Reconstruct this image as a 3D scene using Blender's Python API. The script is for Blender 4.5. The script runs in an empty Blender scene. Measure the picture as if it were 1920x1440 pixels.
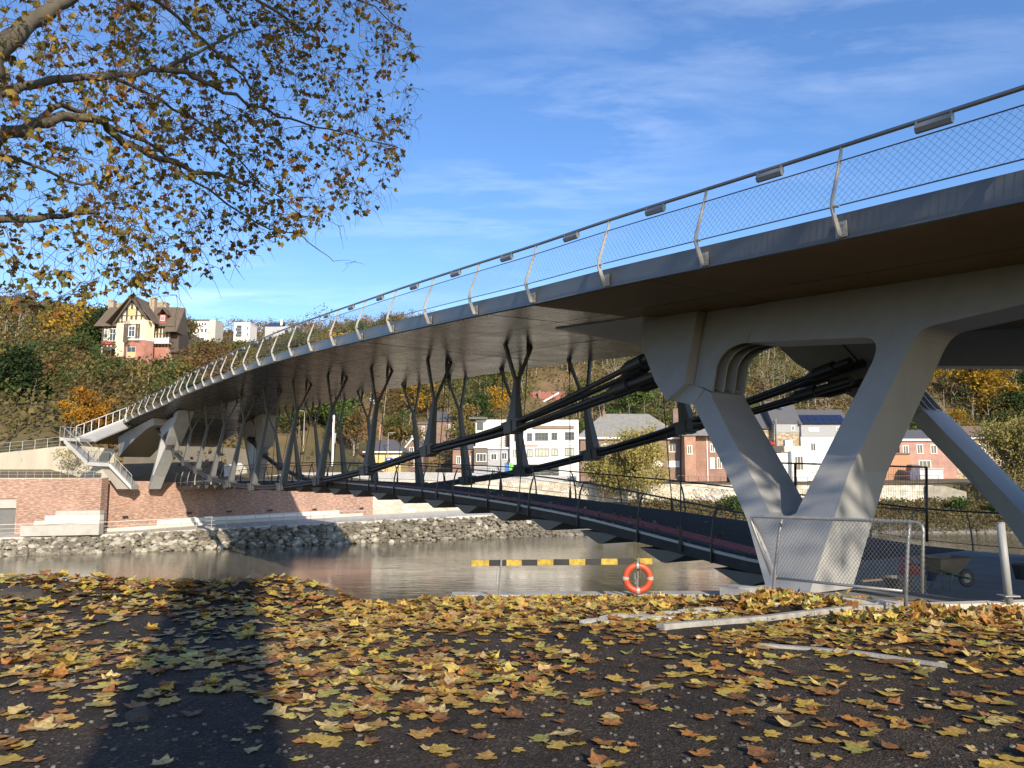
import bpy, math, random
from mathutils import Vector, Matrix, noise as mnoise
rad = math.radians
SC = bpy.context.scene
COL = SC.collection

# ------------------------------------------------------------------ camera, sky, sun, exposure
F_PX = 1442.0; HORIZON = 890.0
TH = math.atan((HORIZON - 720) / F_PX)
cam = bpy.data.cameras.new("camera"); cam.sensor_width = 36; cam.lens = 36 * F_PX / 1920
cam.clip_end = 3000; cam.clip_start = 0.05
cam_o = bpy.data.objects.new("camera", cam); COL.objects.link(cam_o)
cam_o.rotation_euler = (math.pi / 2 + TH, 0, 0)
SC.camera = cam_o

SUN_EL = rad(23.5); SUN_AZ = rad(-19.5)          # azimuth the light travels towards (0 = +Y, negative = left)
LD = Vector((math.sin(SUN_AZ) * math.cos(SUN_EL), math.cos(SUN_AZ) * math.cos(SUN_EL), -math.sin(SUN_EL)))
sun = bpy.data.lights.new("sun", 'SUN'); sun.energy = 4.4; sun.angle = rad(0.55); sun.color = (1.0, 0.87, 0.69)
sun_o = bpy.data.objects.new("sun", sun); COL.objects.link(sun_o)
sun_o.rotation_euler = LD.to_track_quat('-Z', 'Y').to_euler(); sun_o.location = (20, -40, 40)

world = bpy.data.worlds.new("World"); SC.world = world; world.use_nodes = True
wt = world.node_tree; wn = wt.nodes; wl = wt.links
for n in list(wn): wn.remove(n)
w_out = wn.new('ShaderNodeOutputWorld'); w_bg = wn.new('ShaderNodeBackground'); w_bg.inputs[1].default_value = 0.15
sky = wn.new('ShaderNodeTexSky'); sky.sky_type = 'NISHITA'; sky.sun_disc = False
sky.sun_elevation = SUN_EL
sky.sun_rotation = math.atan2(-LD.x, -LD.y)
sky.air_density = 1.0; sky.dust_density = 0.6; sky.ozone_density = 3.0; sky.altitude = 100
tc = wn.new('ShaderNodeTexCoord')
# cirrus: project the view direction on a high flat layer, stretched along the wind
sep = wn.new('ShaderNodeSeparateXYZ'); wl.new(tc.outputs['Generated'], sep.inputs[0])
zz = wn.new('ShaderNodeMath'); zz.operation = 'MAXIMUM'; zz.inputs[1].default_value = 0.03; wl.new(sep.outputs[2], zz.inputs[0])
zadd = wn.new('ShaderNodeMath'); zadd.operation = 'ADD'; zadd.inputs[1].default_value = 0.06; wl.new(zz.outputs[0], zadd.inputs[0])
dx = wn.new('ShaderNodeMath'); dx.operation = 'DIVIDE'; wl.new(sep.outputs[0], dx.inputs[0]); wl.new(zadd.outputs[0], dx.inputs[1])
dy = wn.new('ShaderNodeMath'); dy.operation = 'DIVIDE'; wl.new(sep.outputs[1], dy.inputs[0]); wl.new(zadd.outputs[0], dy.inputs[1])
cv = wn.new('ShaderNodeCombineXYZ'); wl.new(dx.outputs[0], cv.inputs[0]); wl.new(dy.outputs[0], cv.inputs[1])
mp = wn.new('ShaderNodeMapping'); mp.inputs['Location'].default_value = (3.1, 0.9, 0); mp.inputs['Rotation'].default_value = (0, 0, rad(28)); mp.inputs['Scale'].default_value = (0.9, 2.3, 1)
wl.new(cv.outputs[0], mp.inputs[0])
n1 = wn.new('ShaderNodeTexNoise'); n1.inputs['Scale'].default_value = 1.6; n1.inputs['Detail'].default_value = 9; n1.inputs['Roughness'].default_value = 0.62; n1.inputs['Distortion'].default_value = 0.25
wl.new(mp.outputs[0], n1.inputs['Vector'])
n2 = wn.new('ShaderNodeTexNoise'); n2.inputs['Scale'].default_value = 0.75; n2.inputs['Detail'].default_value = 2
wl.new(cv.outputs[0], n2.inputs['Vector'])
r1 = wn.new('ShaderNodeMapRange'); r1.inputs[1].default_value = 0.46; r1.inputs[2].default_value = 0.90; wl.new(n1.outputs[0], r1.inputs[0])
r2 = wn.new('ShaderNodeMapRange'); r2.inputs[1].default_value = 0.40; r2.inputs[2].default_value = 0.62; wl.new(n2.outputs[0], r2.inputs[0])
mm = wn.new('ShaderNodeMath'); mm.operation = 'MULTIPLY'; wl.new(r1.outputs[0], mm.inputs[0]); wl.new(r2.outputs[0], mm.inputs[1])
mm2 = wn.new('ShaderNodeMath'); mm2.operation = 'MULTIPLY'; mm2.inputs[1].default_value = 0.34; wl.new(mm.outputs[0], mm2.inputs[0])
mx = wn.new('ShaderNodeMixRGB'); mx.inputs[2].default_value = (8.2, 8.6, 9.2, 1)
wl.new(mm2.outputs[0], mx.inputs[0])
hs = wn.new('ShaderNodeHueSaturation'); hs.inputs['Hue'].default_value = 0.508; hs.inputs['Saturation'].default_value = 1.16; hs.inputs['Value'].default_value = 1.0
wl.new(sky.outputs[0], hs.inputs['Color']); wl.new(hs.outputs[0], mx.inputs[1])
wl.new(mx.outputs[0], w_bg.inputs[0]); wl.new(w_bg.outputs[0], w_out.inputs[0])

SC.view_settings.view_transform = 'Standard'; SC.view_settings.look = 'None'
SC.view_settings.exposure = 0.6; SC.view_settings.gamma = 1.0
SC.render.engine = 'CYCLES'
try:
    SC.cycles.max_bounces = 7; SC.cycles.diffuse_bounces = 3; SC.cycles.glossy_bounces = 4
    SC.cycles.transparent_max_bounces = 6; SC.cycles.use_denoising = True
    SC.cycles.caustics_reflective = False; SC.cycles.caustics_refractive = False
except Exception: pass

# ------------------------------------------------------------------ pixel -> world helpers (survey of the photograph)
CT, ST = math.cos(TH), math.sin(TH)
def ray(px, py):
    a = (px - 960) / F_PX; b = (720 - py) / F_PX
    return Vector((a, CT - b * ST, ST + b * CT))
def at(px, py, Y):
    r = ray(px, py); return r * (Y / r.y)
def on_z(px, py, z):
    r = ray(px, py); return r * (z / r.z)
AZB = math.atan2(ray(26, 890).x, ray(26, 890).y)
U = Vector((math.sin(AZB), math.cos(AZB), 0)); N = Vector((math.cos(AZB), -math.sin(AZB), 0)); UP = Vector((0, 0, 1))
OB = ray(1580, 430); OB = OB * (12.0 / OB.y); OB.z = 0
def hit_t(px, py, t=0.0):
    r = ray(px, py); k = (t + OB.dot(N)) / (r.dot(N)); p = r * k
    return (p - OB).dot(U), p.z
def B(s, t, z): return OB + U * s + N * t + UP * z
def lerp_tab(x, xs, ys):
    if x <= xs[0]: return ys[0] + (ys[1] - ys[0]) / (xs[1] - xs[0]) * (x - xs[0])
    if x >= xs[-1]: return ys[-1]
    for i in range(len(xs) - 1):
        if x <= xs[i + 1]:
            f = (x - xs[i]) / (xs[i + 1] - xs[i]); return ys[i] * (1 - f) + ys[i + 1] * f
def smooth_tab(xs, ys):
    # Catmull-Rom through the table
    def f(x):
        if x <= xs[0] or x >= xs[-1]: return lerp_tab(x, xs, ys)
        for i in range(len(xs) - 1):
            if x <= xs[i + 1]: break
        h = xs[i + 1] - xs[i]; u = (x - xs[i]) / h
        m0 = (ys[i + 1] - ys[i - 1]) / (xs[i + 1] - xs[i - 1]) if i > 0 else (ys[1] - ys[0]) / (xs[1] - xs[0])
        m1 = (ys[i + 2] - ys[i]) / (xs[i + 2] - xs[i]) if i + 2 < len(xs) else (ys[i + 1] - ys[i]) / h
        return ((2*u**3 - 3*u*u + 1) * ys[i] + (u**3 - 2*u*u + u) * h * m0 + (-2*u**3 + 3*u*u) * ys[i + 1] + (u**3 - u*u) * h * m1)
    return f

# ------------------------------------------------------------------ mesh builder
class MB:
    def __init__(s): s.v = []; s.f = []; s.c = []; s.cur = None
    def add(s, vs, fs):
        o = len(s.v); s.v.extend([Vector(q) for q in vs])
        for f in fs:
            s.f.append([i + o for i in f])
            s.c.append(s.cur)
    def box(s, c, size, ax=None, ay=None, az=None):
        ax = ax or Vector((1, 0, 0)); ay = ay or Vector((0, 1, 0)); az = az or Vector((0, 0, 1)); c = Vector(c)
        hx, hy, hz = size[0] / 2, size[1] / 2, size[2] / 2
        vs = [c + ax * (i * hx) + ay * (j * hy) + az * (k * hz) for k in (-1, 1) for j in (-1, 1) for i in (-1, 1)]
        s.add(vs, [(0, 2, 3, 1), (4, 5, 7, 6), (0, 1, 5, 4), (2, 6, 7, 3), (0, 4, 6, 2), (1, 3, 7, 5)])
    def bb(s, x0, y0, z0, x1, y1, z1): s.box(((x0+x1)/2, (y0+y1)/2, (z0+z1)/2), (abs(x1-x0), abs(y1-y0), abs(z1-z0)))
    def prism(s, poly, ext):
        n = len(poly); poly = [Vector(p) for p in poly]; ext = Vector(ext)
        s.add(poly + [p + ext for p in poly], [list(range(n))[::-1], [n + i for i in range(n)]] + [(i, (i + 1) % n, n + (i + 1) % n, n + i) for i in range(n)])
    def tube(s, pts, r, n=6, cap=True, up=None):
        pts = [Vector(p) for p in pts]; m = len(pts)
        rs = r if isinstance(r, (list, tuple)) else [r] * m
        o = []; prev = None
        for i, p in enumerate(pts):
            d = (pts[min(i + 1, m - 1)] - pts[max(i - 1, 0)])
            if d.length < 1e-9: d = Vector((0, 0, 1))
            d.normalize()
            if prev is None:
                ref = up or (Vector((0, 0, 1)) if abs(d.z) < .9 else Vector((1, 0, 0)))
            else: ref = prev
            a = ref - d * ref.dot(d)
            if a.length < 1e-6: a = d.orthogonal()
            a.normalize(); b = d.cross(a); prev = a
            for k in range(n):
                q = 2 * math.pi * (k + .5) / n
                o.append(p + (a * math.cos(q) + b * math.sin(q)) * rs[i])
        fs = [(i*n + k, i*n + (k+1) % n, (i+1)*n + (k+1) % n, (i+1)*n + k) for i in range(m - 1) for k in range(n)]
        if cap: fs += [list(range(n))[::-1], [(m-1)*n + k for k in range(n)]]
        s.add(o, fs)
    def loft(s, rings, closed=True, cap=True):
        n = len(rings[0]); m = len(rings); o = [Vector(q) for r in rings for q in r]
        kk = n if closed else n - 1
        fs = [(i*n + k, i*n + (k+1) % n, (i+1)*n + (k+1) % n, (i+1)*n + k) for i in range(m - 1) for k in range(kk)]
        if cap and closed: fs += [list(range(n))[::-1], [(m-1)*n + k for k in range(n)]]
        s.add(o, fs)
    def sphere(s, c, r, nu=10, nv=7, sc=(1, 1, 1)):
        c = Vector(c); vs = []
        for j in range(nv + 1):
            t = math.pi * j / nv
            for i in range(nu):
                p = 2 * math.pi * i / nu
                vs.append(c + Vector((math.sin(t)*math.cos(p)*sc[0], math.sin(t)*math.sin(p)*sc[1], math.cos(t)*sc[2])) * r)
        s.add(vs, [(j*nu + i, (j+1)*nu + i, (j+1)*nu + (i+1) % nu, j*nu + (i+1) % nu) for j in range(nv) for i in range(nu)])
    def mesh(s, name, origin=(0, 0, 0), smooth=False, mats=None):
        origin = Vector(origin); me = bpy.data.meshes.new(name)
        me.from_pydata([tuple(p - origin) for p in s.v], [], s.f)
        if any(c is not None for c in s.c):
            ca = me.color_attributes.new("Col", 'FLOAT_COLOR', 'CORNER'); buf = []
            for f, c in zip(s.f, s.c): buf.extend(list(c or (.5, .5, .5, 1)) * len(f))
            ca.data.foreach_set('color', buf)
        if smooth: me.polygons.foreach_set('use_smooth', [True] * len(me.polygons))
        if mats: me.materials.append(mats)
        me.update(); return me
    def build(s, name, mat, parent=None, smooth=False, recalc=True, fixn=False):
        org = root_loc(parent) if parent else Vector((0, 0, 0))
        me = s.mesh(name, org, smooth, mat)
        if fixn:
            import bmesh
            bm = bmesh.new(); bm.from_mesh(me); bmesh.ops.recalc_face_normals(bm, faces=bm.faces); bm.to_mesh(me); bm.free()
        if smooth == 'auto':
            pass
        o = bpy.data.objects.new(name, me); COL.objects.link(o)
        if parent: o.parent = parent
        return o
def root_loc(o):
    v = Vector((0, 0, 0))
    while o is not None: v = v + o.location; o = o.parent
    return v
def tag(o, label=None, cat=None, group=None, kind=None):
    if label: o['label'] = label
    if cat: o['category'] = cat
    if group: o['group'] = group
    if kind: o['kind'] = kind
    return o
def thing(name, label, cat, loc=(0, 0, 0), group=None):
    o = bpy.data.objects.new(name, None); COL.objects.link(o); o.location = loc; o.empty_display_size = .3
    return tag(o, label, cat, group)
def copy_tree(o, loc, rz=0, sc=1, label=None, group=None):
    r = o.copy(); COL.objects.link(r); r.location = loc; r.rotation_euler = (0, 0, rz)
    r.scale = (sc, sc, sc) if not isinstance(sc, tuple) else sc
    if label: r['label'] = label
    if group: r['group'] = group
    for ch in o.children:
        c = ch.copy(); COL.objects.link(c); c.parent = r
    return r

# ------------------------------------------------------------------ materials
MATS = {}
def newmat(name):
    m = bpy.data.materials.new(name); m.use_nodes = True
    return m, m.node_tree.nodes, m.node_tree.links, m.node_tree.nodes['Principled BSDF']
def mat(name, col, rough=.6, var=.12, scale=3.0, bump=0.0, bscale=None, metal=0.0, spec=.5, streak=None, coat=0, detail=6):
    """base colour broken up by noise (dirt, weathering) + optional bump; streak = vertical stretch of the noise"""
    if name in MATS: return MATS[name]
    m, n, l, p = newmat(name)
    tcn = n.new('ShaderNodeTexCoord'); mpn = n.new('ShaderNodeMapping')
    if streak: mpn.inputs['Scale'].default_value = streak
    l.new(tcn.outputs['Object'], mpn.inputs[0])
    nz = n.new('ShaderNodeTexNoise'); nz.inputs['Scale'].default_value = scale; nz.inputs['Detail'].default_value = detail; nz.inputs['Roughness'].default_value = .62
    l.new(mpn.outputs[0], nz.inputs['Vector'])
    cr = n.new('ShaderNodeValToRGB'); e = cr.color_ramp.elements
    e[0].position = .28; e[1].position = .72
    e[0].color = tuple(c * (1 - var) for c in col) + (1,); e[1].color = tuple(min(1, c * (1 + var)) for c in col) + (1,)
    l.new(nz.outputs[0], cr.inputs[0]); l.new(cr.outputs[0], p.inputs['Base Color'])
    rr = n.new('ShaderNodeMapRange'); rr.inputs[3].default_value = max(.03, rough - .08); rr.inputs[4].default_value = min(1, rough + .1)
    l.new(nz.outputs[0], rr.inputs[0]); l.new(rr.outputs[0], p.inputs['Roughness'])
    p.inputs['Metallic'].default_value = metal; p.inputs['Specular IOR Level'].default_value = spec
    if coat: p.inputs['Coat Weight'].default_value = coat; p.inputs['Coat Roughness'].default_value = .12
    if bump:
        nb = n.new('ShaderNodeTexNoise'); nb.inputs['Scale'].default_value = bscale or scale * 6; nb.inputs['Detail'].default_value = 5
        l.new(mpn.outputs[0], nb.inputs['Vector'])
        b = n.new('ShaderNodeBump'); b.inputs['Strength'].default_value = min(1, bump); b.inputs['Distance'].default_value = .02
        l.new(nb.outputs[0], b.inputs['Height']); l.new(b.outputs[0], p.inputs['Normal'])
    MATS[name] = m; return m
def ramp(n, stops):
    cr = n.new('ShaderNodeValToRGB'); e = cr.color_ramp.elements
    while len(e) < len(stops): e.new(.5)
    for el, (pos, c) in zip(e, stops): el.position = pos; el.color = tuple(c) + (1,)
    return cr
def brick_mat(name, c1, c2, mortar, direction=(1, 0, 0), bw=.21, bh=.065, big=.5, patch=None):
    """bricks laid along `direction` (horizontal) and z; object coordinates"""
    if name in MATS: return MATS[name]
    m, n, l, p = newmat(name)
    tcn = n.new('ShaderNodeTexCoord'); dot = n.new('ShaderNodeVectorMath'); dot.operation = 'DOT_PRODUCT'
    d = Vector(direction).normalized(); dot.inputs[1].default_value = d
    l.new(tcn.outputs['Object'], dot.inputs[0])
    sp = n.new('ShaderNodeSeparateXYZ'); l.new(tcn.outputs['Object'], sp.inputs[0])
    cb = n.new('ShaderNodeCombineXYZ'); l.new(dot.outputs['Value'], cb.inputs[0]); l.new(sp.outputs[2], cb.inputs[1])
    br = n.new('ShaderNodeTexBrick'); br.inputs['Scale'].default_value = 1
    br.inputs['Brick Width'].default_value = bw; br.inputs['Row Height'].default_value = bh; br.inputs['Mortar Size'].default_value = .006
    br.inputs['Color1'].default_value = tuple(c1) + (1,); br.inputs['Color2'].default_value = tuple(c2) + (1,); br.inputs['Mortar'].default_value = tuple(mortar) + (1,)
    br.inputs['Bias'].default_value = 0
    l.new(cb.outputs[0], br.inputs['Vector'])
    nz = n.new('ShaderNodeTexNoise'); nz.inputs['Scale'].default_value = big; nz.inputs['Detail'].default_value = 8; nz.inputs['Roughness'].default_value = .7
    l.new(tcn.outputs['Object'], nz.inputs['Vector'])
    mr = n.new('ShaderNodeMapRange'); mr.inputs[1].default_value = .3; mr.inputs[2].default_value = .7; mr.inputs[3].default_value = .72; mr.inputs[4].default_value = 1.25
    l.new(nz.outputs[0], mr.inputs[0])
    mul = n.new('ShaderNodeMixRGB'); mul.blend_type = 'MULTIPLY'; mul.inputs[0].default_value = 1
    l.new(br.outputs[0], mul.inputs[1]); l.new(mr.outputs[0], mul.inputs[2])
    last = mul.outputs[0]
    if patch:   # pale headers scattered in short horizontal runs
        mp2 = n.new('ShaderNodeMapping'); mp2.inputs['Scale'].default_value = (2.0, 9, 1); l.new(cb.outputs[0], mp2.inputs[0])
        n3 = n.new('ShaderNodeTexNoise'); n3.inputs['Scale'].default_value = 1.2; n3.inputs['Detail'].default_value = 3; l.new(mp2.outputs[0], n3.inputs['Vector'])
        m3 = n.new('ShaderNodeMapRange'); m3.inputs[1].default_value = .50; m3.inputs[2].default_value = .60; l.new(n3.outputs[0], m3.inputs[0])
        mixp = n.new('ShaderNodeMixRGB'); mixp.inputs[2].default_value = tuple(patch) + (1,)
        f = n.new('ShaderNodeMath'); f.operation = 'MULTIPLY'; f.inputs[1].default_value = .6; l.new(m3.outputs[0], f.inputs[0])
        l.new(f.outputs[0], mixp.inputs[0]); l.new(last, mixp.inputs[1]); last = mixp.outputs[0]
    l.new(last, p.inputs['Base Color']); p.inputs['Roughness'].default_value = .85
    b = n.new('ShaderNodeBump'); b.inputs['Strength'].default_value = .4; b.inputs['Distance'].default_value = .01
    l.new(br.outputs['Fac'], b.inputs['Height']); b.invert = True; l.new(b.outputs[0], p.inputs['Normal'])
    MATS[name] = m; return m
def foliage(name, stops, scale=.6, trans=.35, objvar=.5):
    if name in MATS: return MATS[name]
    m, n, l, p = newmat(name)
    g = n.new('ShaderNodeNewGeometry'); oi = n.new('ShaderNodeObjectInfo')
    nz = n.new('ShaderNodeTexNoise'); nz.inputs['Scale'].default_value = scale * .7; nz.inputs['Detail'].default_value = 3; nz.inputs['Roughness'].default_value = .6
    l.new(g.outputs['Position'], nz.inputs['Vector'])
    ml = n.new('ShaderNodeMath'); ml.operation = 'MULTIPLY_ADD'; ml.inputs[1].default_value = objvar; ml.inputs[2].default_value = -objvar / 2
    l.new(oi.outputs['Random'], ml.inputs[0])
    rp = n.new('ShaderNodeMath'); rp.operation = 'MULTIPLY_ADD'; rp.inputs[1].default_value = .14; rp.inputs[2].default_value = -.07
    l.new(g.outputs['Random Per Island'], rp.inputs[0])
    ad = n.new('ShaderNodeMath'); ad.operation = 'ADD'; l.new(nz.outputs[0], ad.inputs[0]); l.new(ml.outputs[0], ad.inputs[1])
    ad2 = n.new('ShaderNodeMath'); ad2.operation = 'ADD'; l.new(ad.outputs[0], ad2.inputs[0]); l.new(rp.outputs[0], ad2.inputs[1])
    cr = ramp(n, stops); l.new(ad2.outputs[0], cr.inputs[0])
    l.new(cr.outputs[0], p.inputs['Base Color']); p.inputs['Roughness'].default_value = .7; p.inputs['Specular IOR Level'].default_value = .2
    tr = n.new('ShaderNodeBsdfTranslucent'); l.new(cr.outputs[0], tr.inputs[0])
    ms = n.new('ShaderNodeMixShader'); ms.inputs[0].default_value = trans
    l.new(p.outputs[0], ms.inputs[1]); l.new(tr.outputs[0], ms.inputs[2])
    l.new(ms.outputs[0], n['Material Output'].inputs[0])
    MATS[name] = m; return m
def leaf_attr_mat(name, trans=.3, rough=.55):
    if name in MATS: return MATS[name]
    m, n, l, p = newmat(name)
    at_ = n.new('ShaderNodeVertexColor'); at_.layer_name = "Col"
    g = n.new('ShaderNodeNewGeometry'); nz = n.new('ShaderNodeTexNoise'); nz.inputs['Scale'].default_value = 38; nz.inputs['Detail'].default_value = 5
    l.new(g.outputs['Position'], nz.inputs['Vector'])
    mr = n.new('ShaderNodeMapRange'); mr.inputs[1].default_value = .3; mr.inputs[2].default_value = .7; mr.inputs[3].default_value = .55; mr.inputs[4].default_value = 1.2; l.new(nz.outputs[0], mr.inputs[0])
    mul = n.new('ShaderNodeMixRGB'); mul.blend_type = 'MULTIPLY'; mul.inputs[0].default_value = 1; l.new(at_.outputs[0], mul.inputs[1]); l.new(mr.outputs[0], mul.inputs[2])
    l.new(mul.outputs[0], p.inputs['Base Color']); p.inputs['Roughness'].default_value = rough; p.inputs['Specular IOR Level'].default_value = .35
    tr = n.new('ShaderNodeBsdfTranslucent'); l.new(mul.outputs[0], tr.inputs[0])
    ms = n.new('ShaderNodeMixShader'); ms.inputs[0].default_value = trans
    l.new(p.outputs[0], ms.inputs[1]); l.new(tr.outputs[0], ms.inputs[2]); l.new(ms.outputs[0], n['Material Output'].inputs[0])
    MATS[name] = m; return m

STEEL = mat('pier_paint', (.305, .308, .308), .5, .09, 1.4, spec=.4, streak=(1.6, 1.6, .3))
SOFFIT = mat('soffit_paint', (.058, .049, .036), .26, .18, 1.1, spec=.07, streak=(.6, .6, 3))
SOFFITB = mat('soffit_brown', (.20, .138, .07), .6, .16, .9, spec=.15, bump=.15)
FASCIA = mat('fascia_paint', (.115, .122, .135), .34, .10, .8, metal=.25)
POSTP = mat('post_galvanised', (.36, .35, .33), .4, .08, 3, metal=.3)
RAILM = mat('rail_steel', (.22, .22, .22), .35, .1, 3, metal=.6)
WIREM = mat('wire_steel', (.10, .10, .11), .45, .1, 3, metal=.4)
LIGHTBOX = mat('light_housing', (.24, .25, .26), .35, .06, 3, metal=.3)
STRUTP = mat('strut_paint', (.08, .08, .078), .5, .08, 1.5)
CABLEM = mat('cable_steel', (.022, .022, .023), .45, .2, 6)
DARKRAIL = mat('dark_rail_paint', (.05, .05, .052), .4, .1, 3, metal=.3)
PAVING = mat('walkway_paving', (.065, .060, .055), .9, .2, 2.5, bump=.3, spec=.15)
REDSTRIP = mat('red_strip', (.46, .065, .05), .7, .3, 4, bump=.3)
CONC = mat('concrete', (.40, .385, .35), .85, .16, 1.3, bump=.35, bscale=14)
RAMPC = mat('ramp_concrete', (.42, .385, .31), .9, .16, .5, bump=.3, bscale=6, streak=(1.4, 1, .25))
CONCP = mat('pale_concrete', (.52, .49, .425), .85, .12, .8, bump=.3, bscale=10, streak=(1, 1, .35))
GALV = mat('galvanised_tube', (.36, .36, .355), .48, .12, 8, metal=.6)
WHITE = mat('white_render', (.72, .71, .67), .8, .05, .7, bump=.1)
WHITEP = mat('white_paint', (.78, .78, .76), .5, .06, 2)
GLASS = mat('window_glass', (.05, .06, .075), .08, .3, .7, spec=.7)
SLATE = mat('slate_roof', (.10, .10, .105), .6, .2, 3, bump=.5, bscale=5, streak=(1, 1, 4))
DKWOOD = mat('dark_timber', (.075, .055, .045), .7, .2, 4)

# ------------------------------------------------------------------ THE BRIDGE (frame: s along, t across away from the camera, z up)
ZE_S = [-26,-9,-2.5,0,2.9,5.9,8.8,11.6,14.5,17.5,20.4,23.3,29.5,36.2,44,52.7,61.6,71.6,81.7,89.5,94.8]
ZE_Z = [1.9,3.15,3.58,3.75,3.96,4.18,4.35,4.55,4.75,4.95,5.12,5.3,5.64,5.9,6.06,6.2,6.27,5.97,5.52,4.62,3.59]
ze = smooth_tab(ZE_S, ZE_Z)
def tE(s):      # plan of the near edge: straight, then flaring to the left on the far bank
    return 0 if s < 66 else lerp_tab(s, [66,71.6,81.7,89.5,94.8], [0,-.44,-1.32,-2.29,-3.24])
near_top = [(972,649,5.3),(824,678,5.3),(716,693,5.2),(633,707,4.9),(567,720,4.5),(512,732,4.1),(468,742,3.6),(431,753,3.2),(399,761,2.8),(367,769,2.4),(343,776,2.0)]
near_base = [(965,800),(805,845),(689,882),(599,902),(530,912),(475,913),(432,907),(398,897),(370,882),(347,867),(329,848)]
NT = []
for (x, y, t) in near_top:
    s_, z_ = hit_t(x, y, t); NT.append((s_, t, z_))
# bottom of each strut: where its own cross-section plane meets the line of sight
NBASE = []
for (s_, t, z_), (x, y) in zip(NT, near_base):
    r = ray(x, y); k = (s_ + OB.dot(U)) / r.dot(U); p = r * k
    NBASE.append((s_, (p - OB).dot(N), p.z))
# soffit height across the deck
tc_s = [-26, 0, 8] + [q[0] for q in NT] + [76, 95]; tc_z = [1.9, 3.8, 4.4] + [q[2] for q in NT] + [5.5, 3.5]
tc_t = [5.3, 5.3, 5.3] + [q[1] for q in NT] + [2.0, 2.0]
zc = smooth_tab(tc_s, tc_z)
zb = smooth_tab([-26,0,14.8,17.4,19.9,23.3,30.8,36.4,43.2,49.6,63.4,75,95], [1.7,3.5,4.69,4.85,4.98,5.14,5.41,5.58,5.77,5.72,5.76,5.4,3.4])
def soffit(s, t):
    tcn = lerp_tab(s, tc_s, tc_t); a, b, c = ze(s), zc(s), zb(s)
    if t <= tcn: return a + (b - a) * max(0, t - tE(s)) / (tcn - tE(s))
    if t <= 8.8:
        return b + (c + .06 - b) * (t - tcn) / (8.8 - tcn)
    return c
bridge = thing('bridge', 'long grey steel bridge with black cables and a walkway slung below its curved deck', 'bridge', tuple(B(1.3, 0, -1.87)))

sts = [-26, -18, -12, -9, -6, -3] + [i * 1.5 for i in range(0, 48)] + [74, 77, 80, 83, 86, 89.5, 92, 94.8]
def deck_rings(S_):
  rings = []
  for s in S_:
    e = tE(s); z0 = ze(s)
    tcn = lerp_tab(s, tc_s, tc_t)
    pr = [(e, z0 + .40), (e, z0 + .36), (e + .05, z0 + .02), (e + .12, z0), (e + 1.2, soffit(s, e + 1.2)), (tcn, zc(s)), (7.2, soffit(s, 7.2)), (8.6, soffit(s, 8.6)),
          (9.3, zb(s) + .03), (9.9, zb(s)), (10.35, zb(s) + .1), (10.6, zb(s) + .32), (10.6, z0 + .40)]
    rings.append([B(s, t, z) for t, z in pr])
  return rings
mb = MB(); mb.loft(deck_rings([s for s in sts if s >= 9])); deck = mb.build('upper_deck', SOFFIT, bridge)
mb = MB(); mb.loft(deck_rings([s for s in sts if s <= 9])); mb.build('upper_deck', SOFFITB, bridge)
deck.data.polygons.foreach_set('use_smooth', [False] * len(deck.data.polygons))
# fascia: a painted edge plate standing 12 mm proud of the deck edge
mb = MB(); rings = []
for s in sts:
    e = tE(s); z0 = ze(s)
    rings.append([B(s, e - .012, z0 + .43), B(s, e - .012, z0 + .004), B(s, e + .03, z0 - .012), B(s, e + .03, z0 + .43)])
mb.loft(rings); mb.build('fascia', FASCIA, deck)
# soffit joints: thin proud cover strips between the steel sections
mb = MB()
for s in [4.6, 11.2, 20.9, 34.2, 47.6, 60.5]:
    mb = MB(); mb.loft([[B(s - .02, t, soffit(s, t) - .006) , B(s + .02, t, soffit(s, t) - .006), B(s + .02, t, soffit(s, t) + .02), B(s - .02, t, soffit(s, t) + .02)] for t in (.15, 1.2, 3, 5, 7.2, 8.6)])
    mb.build('joint_strip', STRUTP, deck)
for tt in (2.6, 6.2):
    mb = MB(); mb.loft([[B(s, tt - .012, soffit(s, tt) - .005), B(s, tt + .012, soffit(s, tt) - .005), B(s, tt + .012, soffit(s, tt) + .02), B(s, tt - .012, soffit(s, tt) + .02)] for s in sts if -20 < s < 68])
    mb.build('weld_seam', SOFFIT, deck)
# gusset plate with inspection holes next to the pier
gp = [(12.4, 3.3), (8.6, 3.55), (8.2, 5.2), (10.9, 7.9), (13.2, 7.6)]
mb = MB(); mb.prism([B(s, t, soffit(s, t) - .035) for s, t in gp], (0, 0, .034))
gus = mb.build('gusset_plate', STEEL, deck)
mb = MB()
for s, t in [(11.3, 4.0), (10.4, 3.9), (11.2, 5.3), (9.7, 4.4), (10.0, 5.6), (9.1, 4.2)]:
    c = B(s, t, soffit(s, t) - .042); mb.loft([[c + (U * math.cos(q) * .11 + N * math.sin(q) * .07) + UP * dz for q in [i * .7854 for i in range(8)]] for dz in (0, .02)])
mb.build('inspection_hole', CABLEM, gus)

mb = MB(); rg = []
for i in range(15):
    s = 76.5 + i; u = i / 14; e = tE(s); zt = soffit(s, e + 2) + .05; zbt = 4.9 - 2.9 * u ** 1.6
    zbt = min(zbt, zt - .25)
    rg.append([B(s, e + 1.2, zt), B(s, e + 1.35, zbt), B(s, e + 4.6, zbt), B(s, e + 4.9, zt)])
mb.loft(rg); mb.build('haunch_girder', STEEL, bridge)
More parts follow.
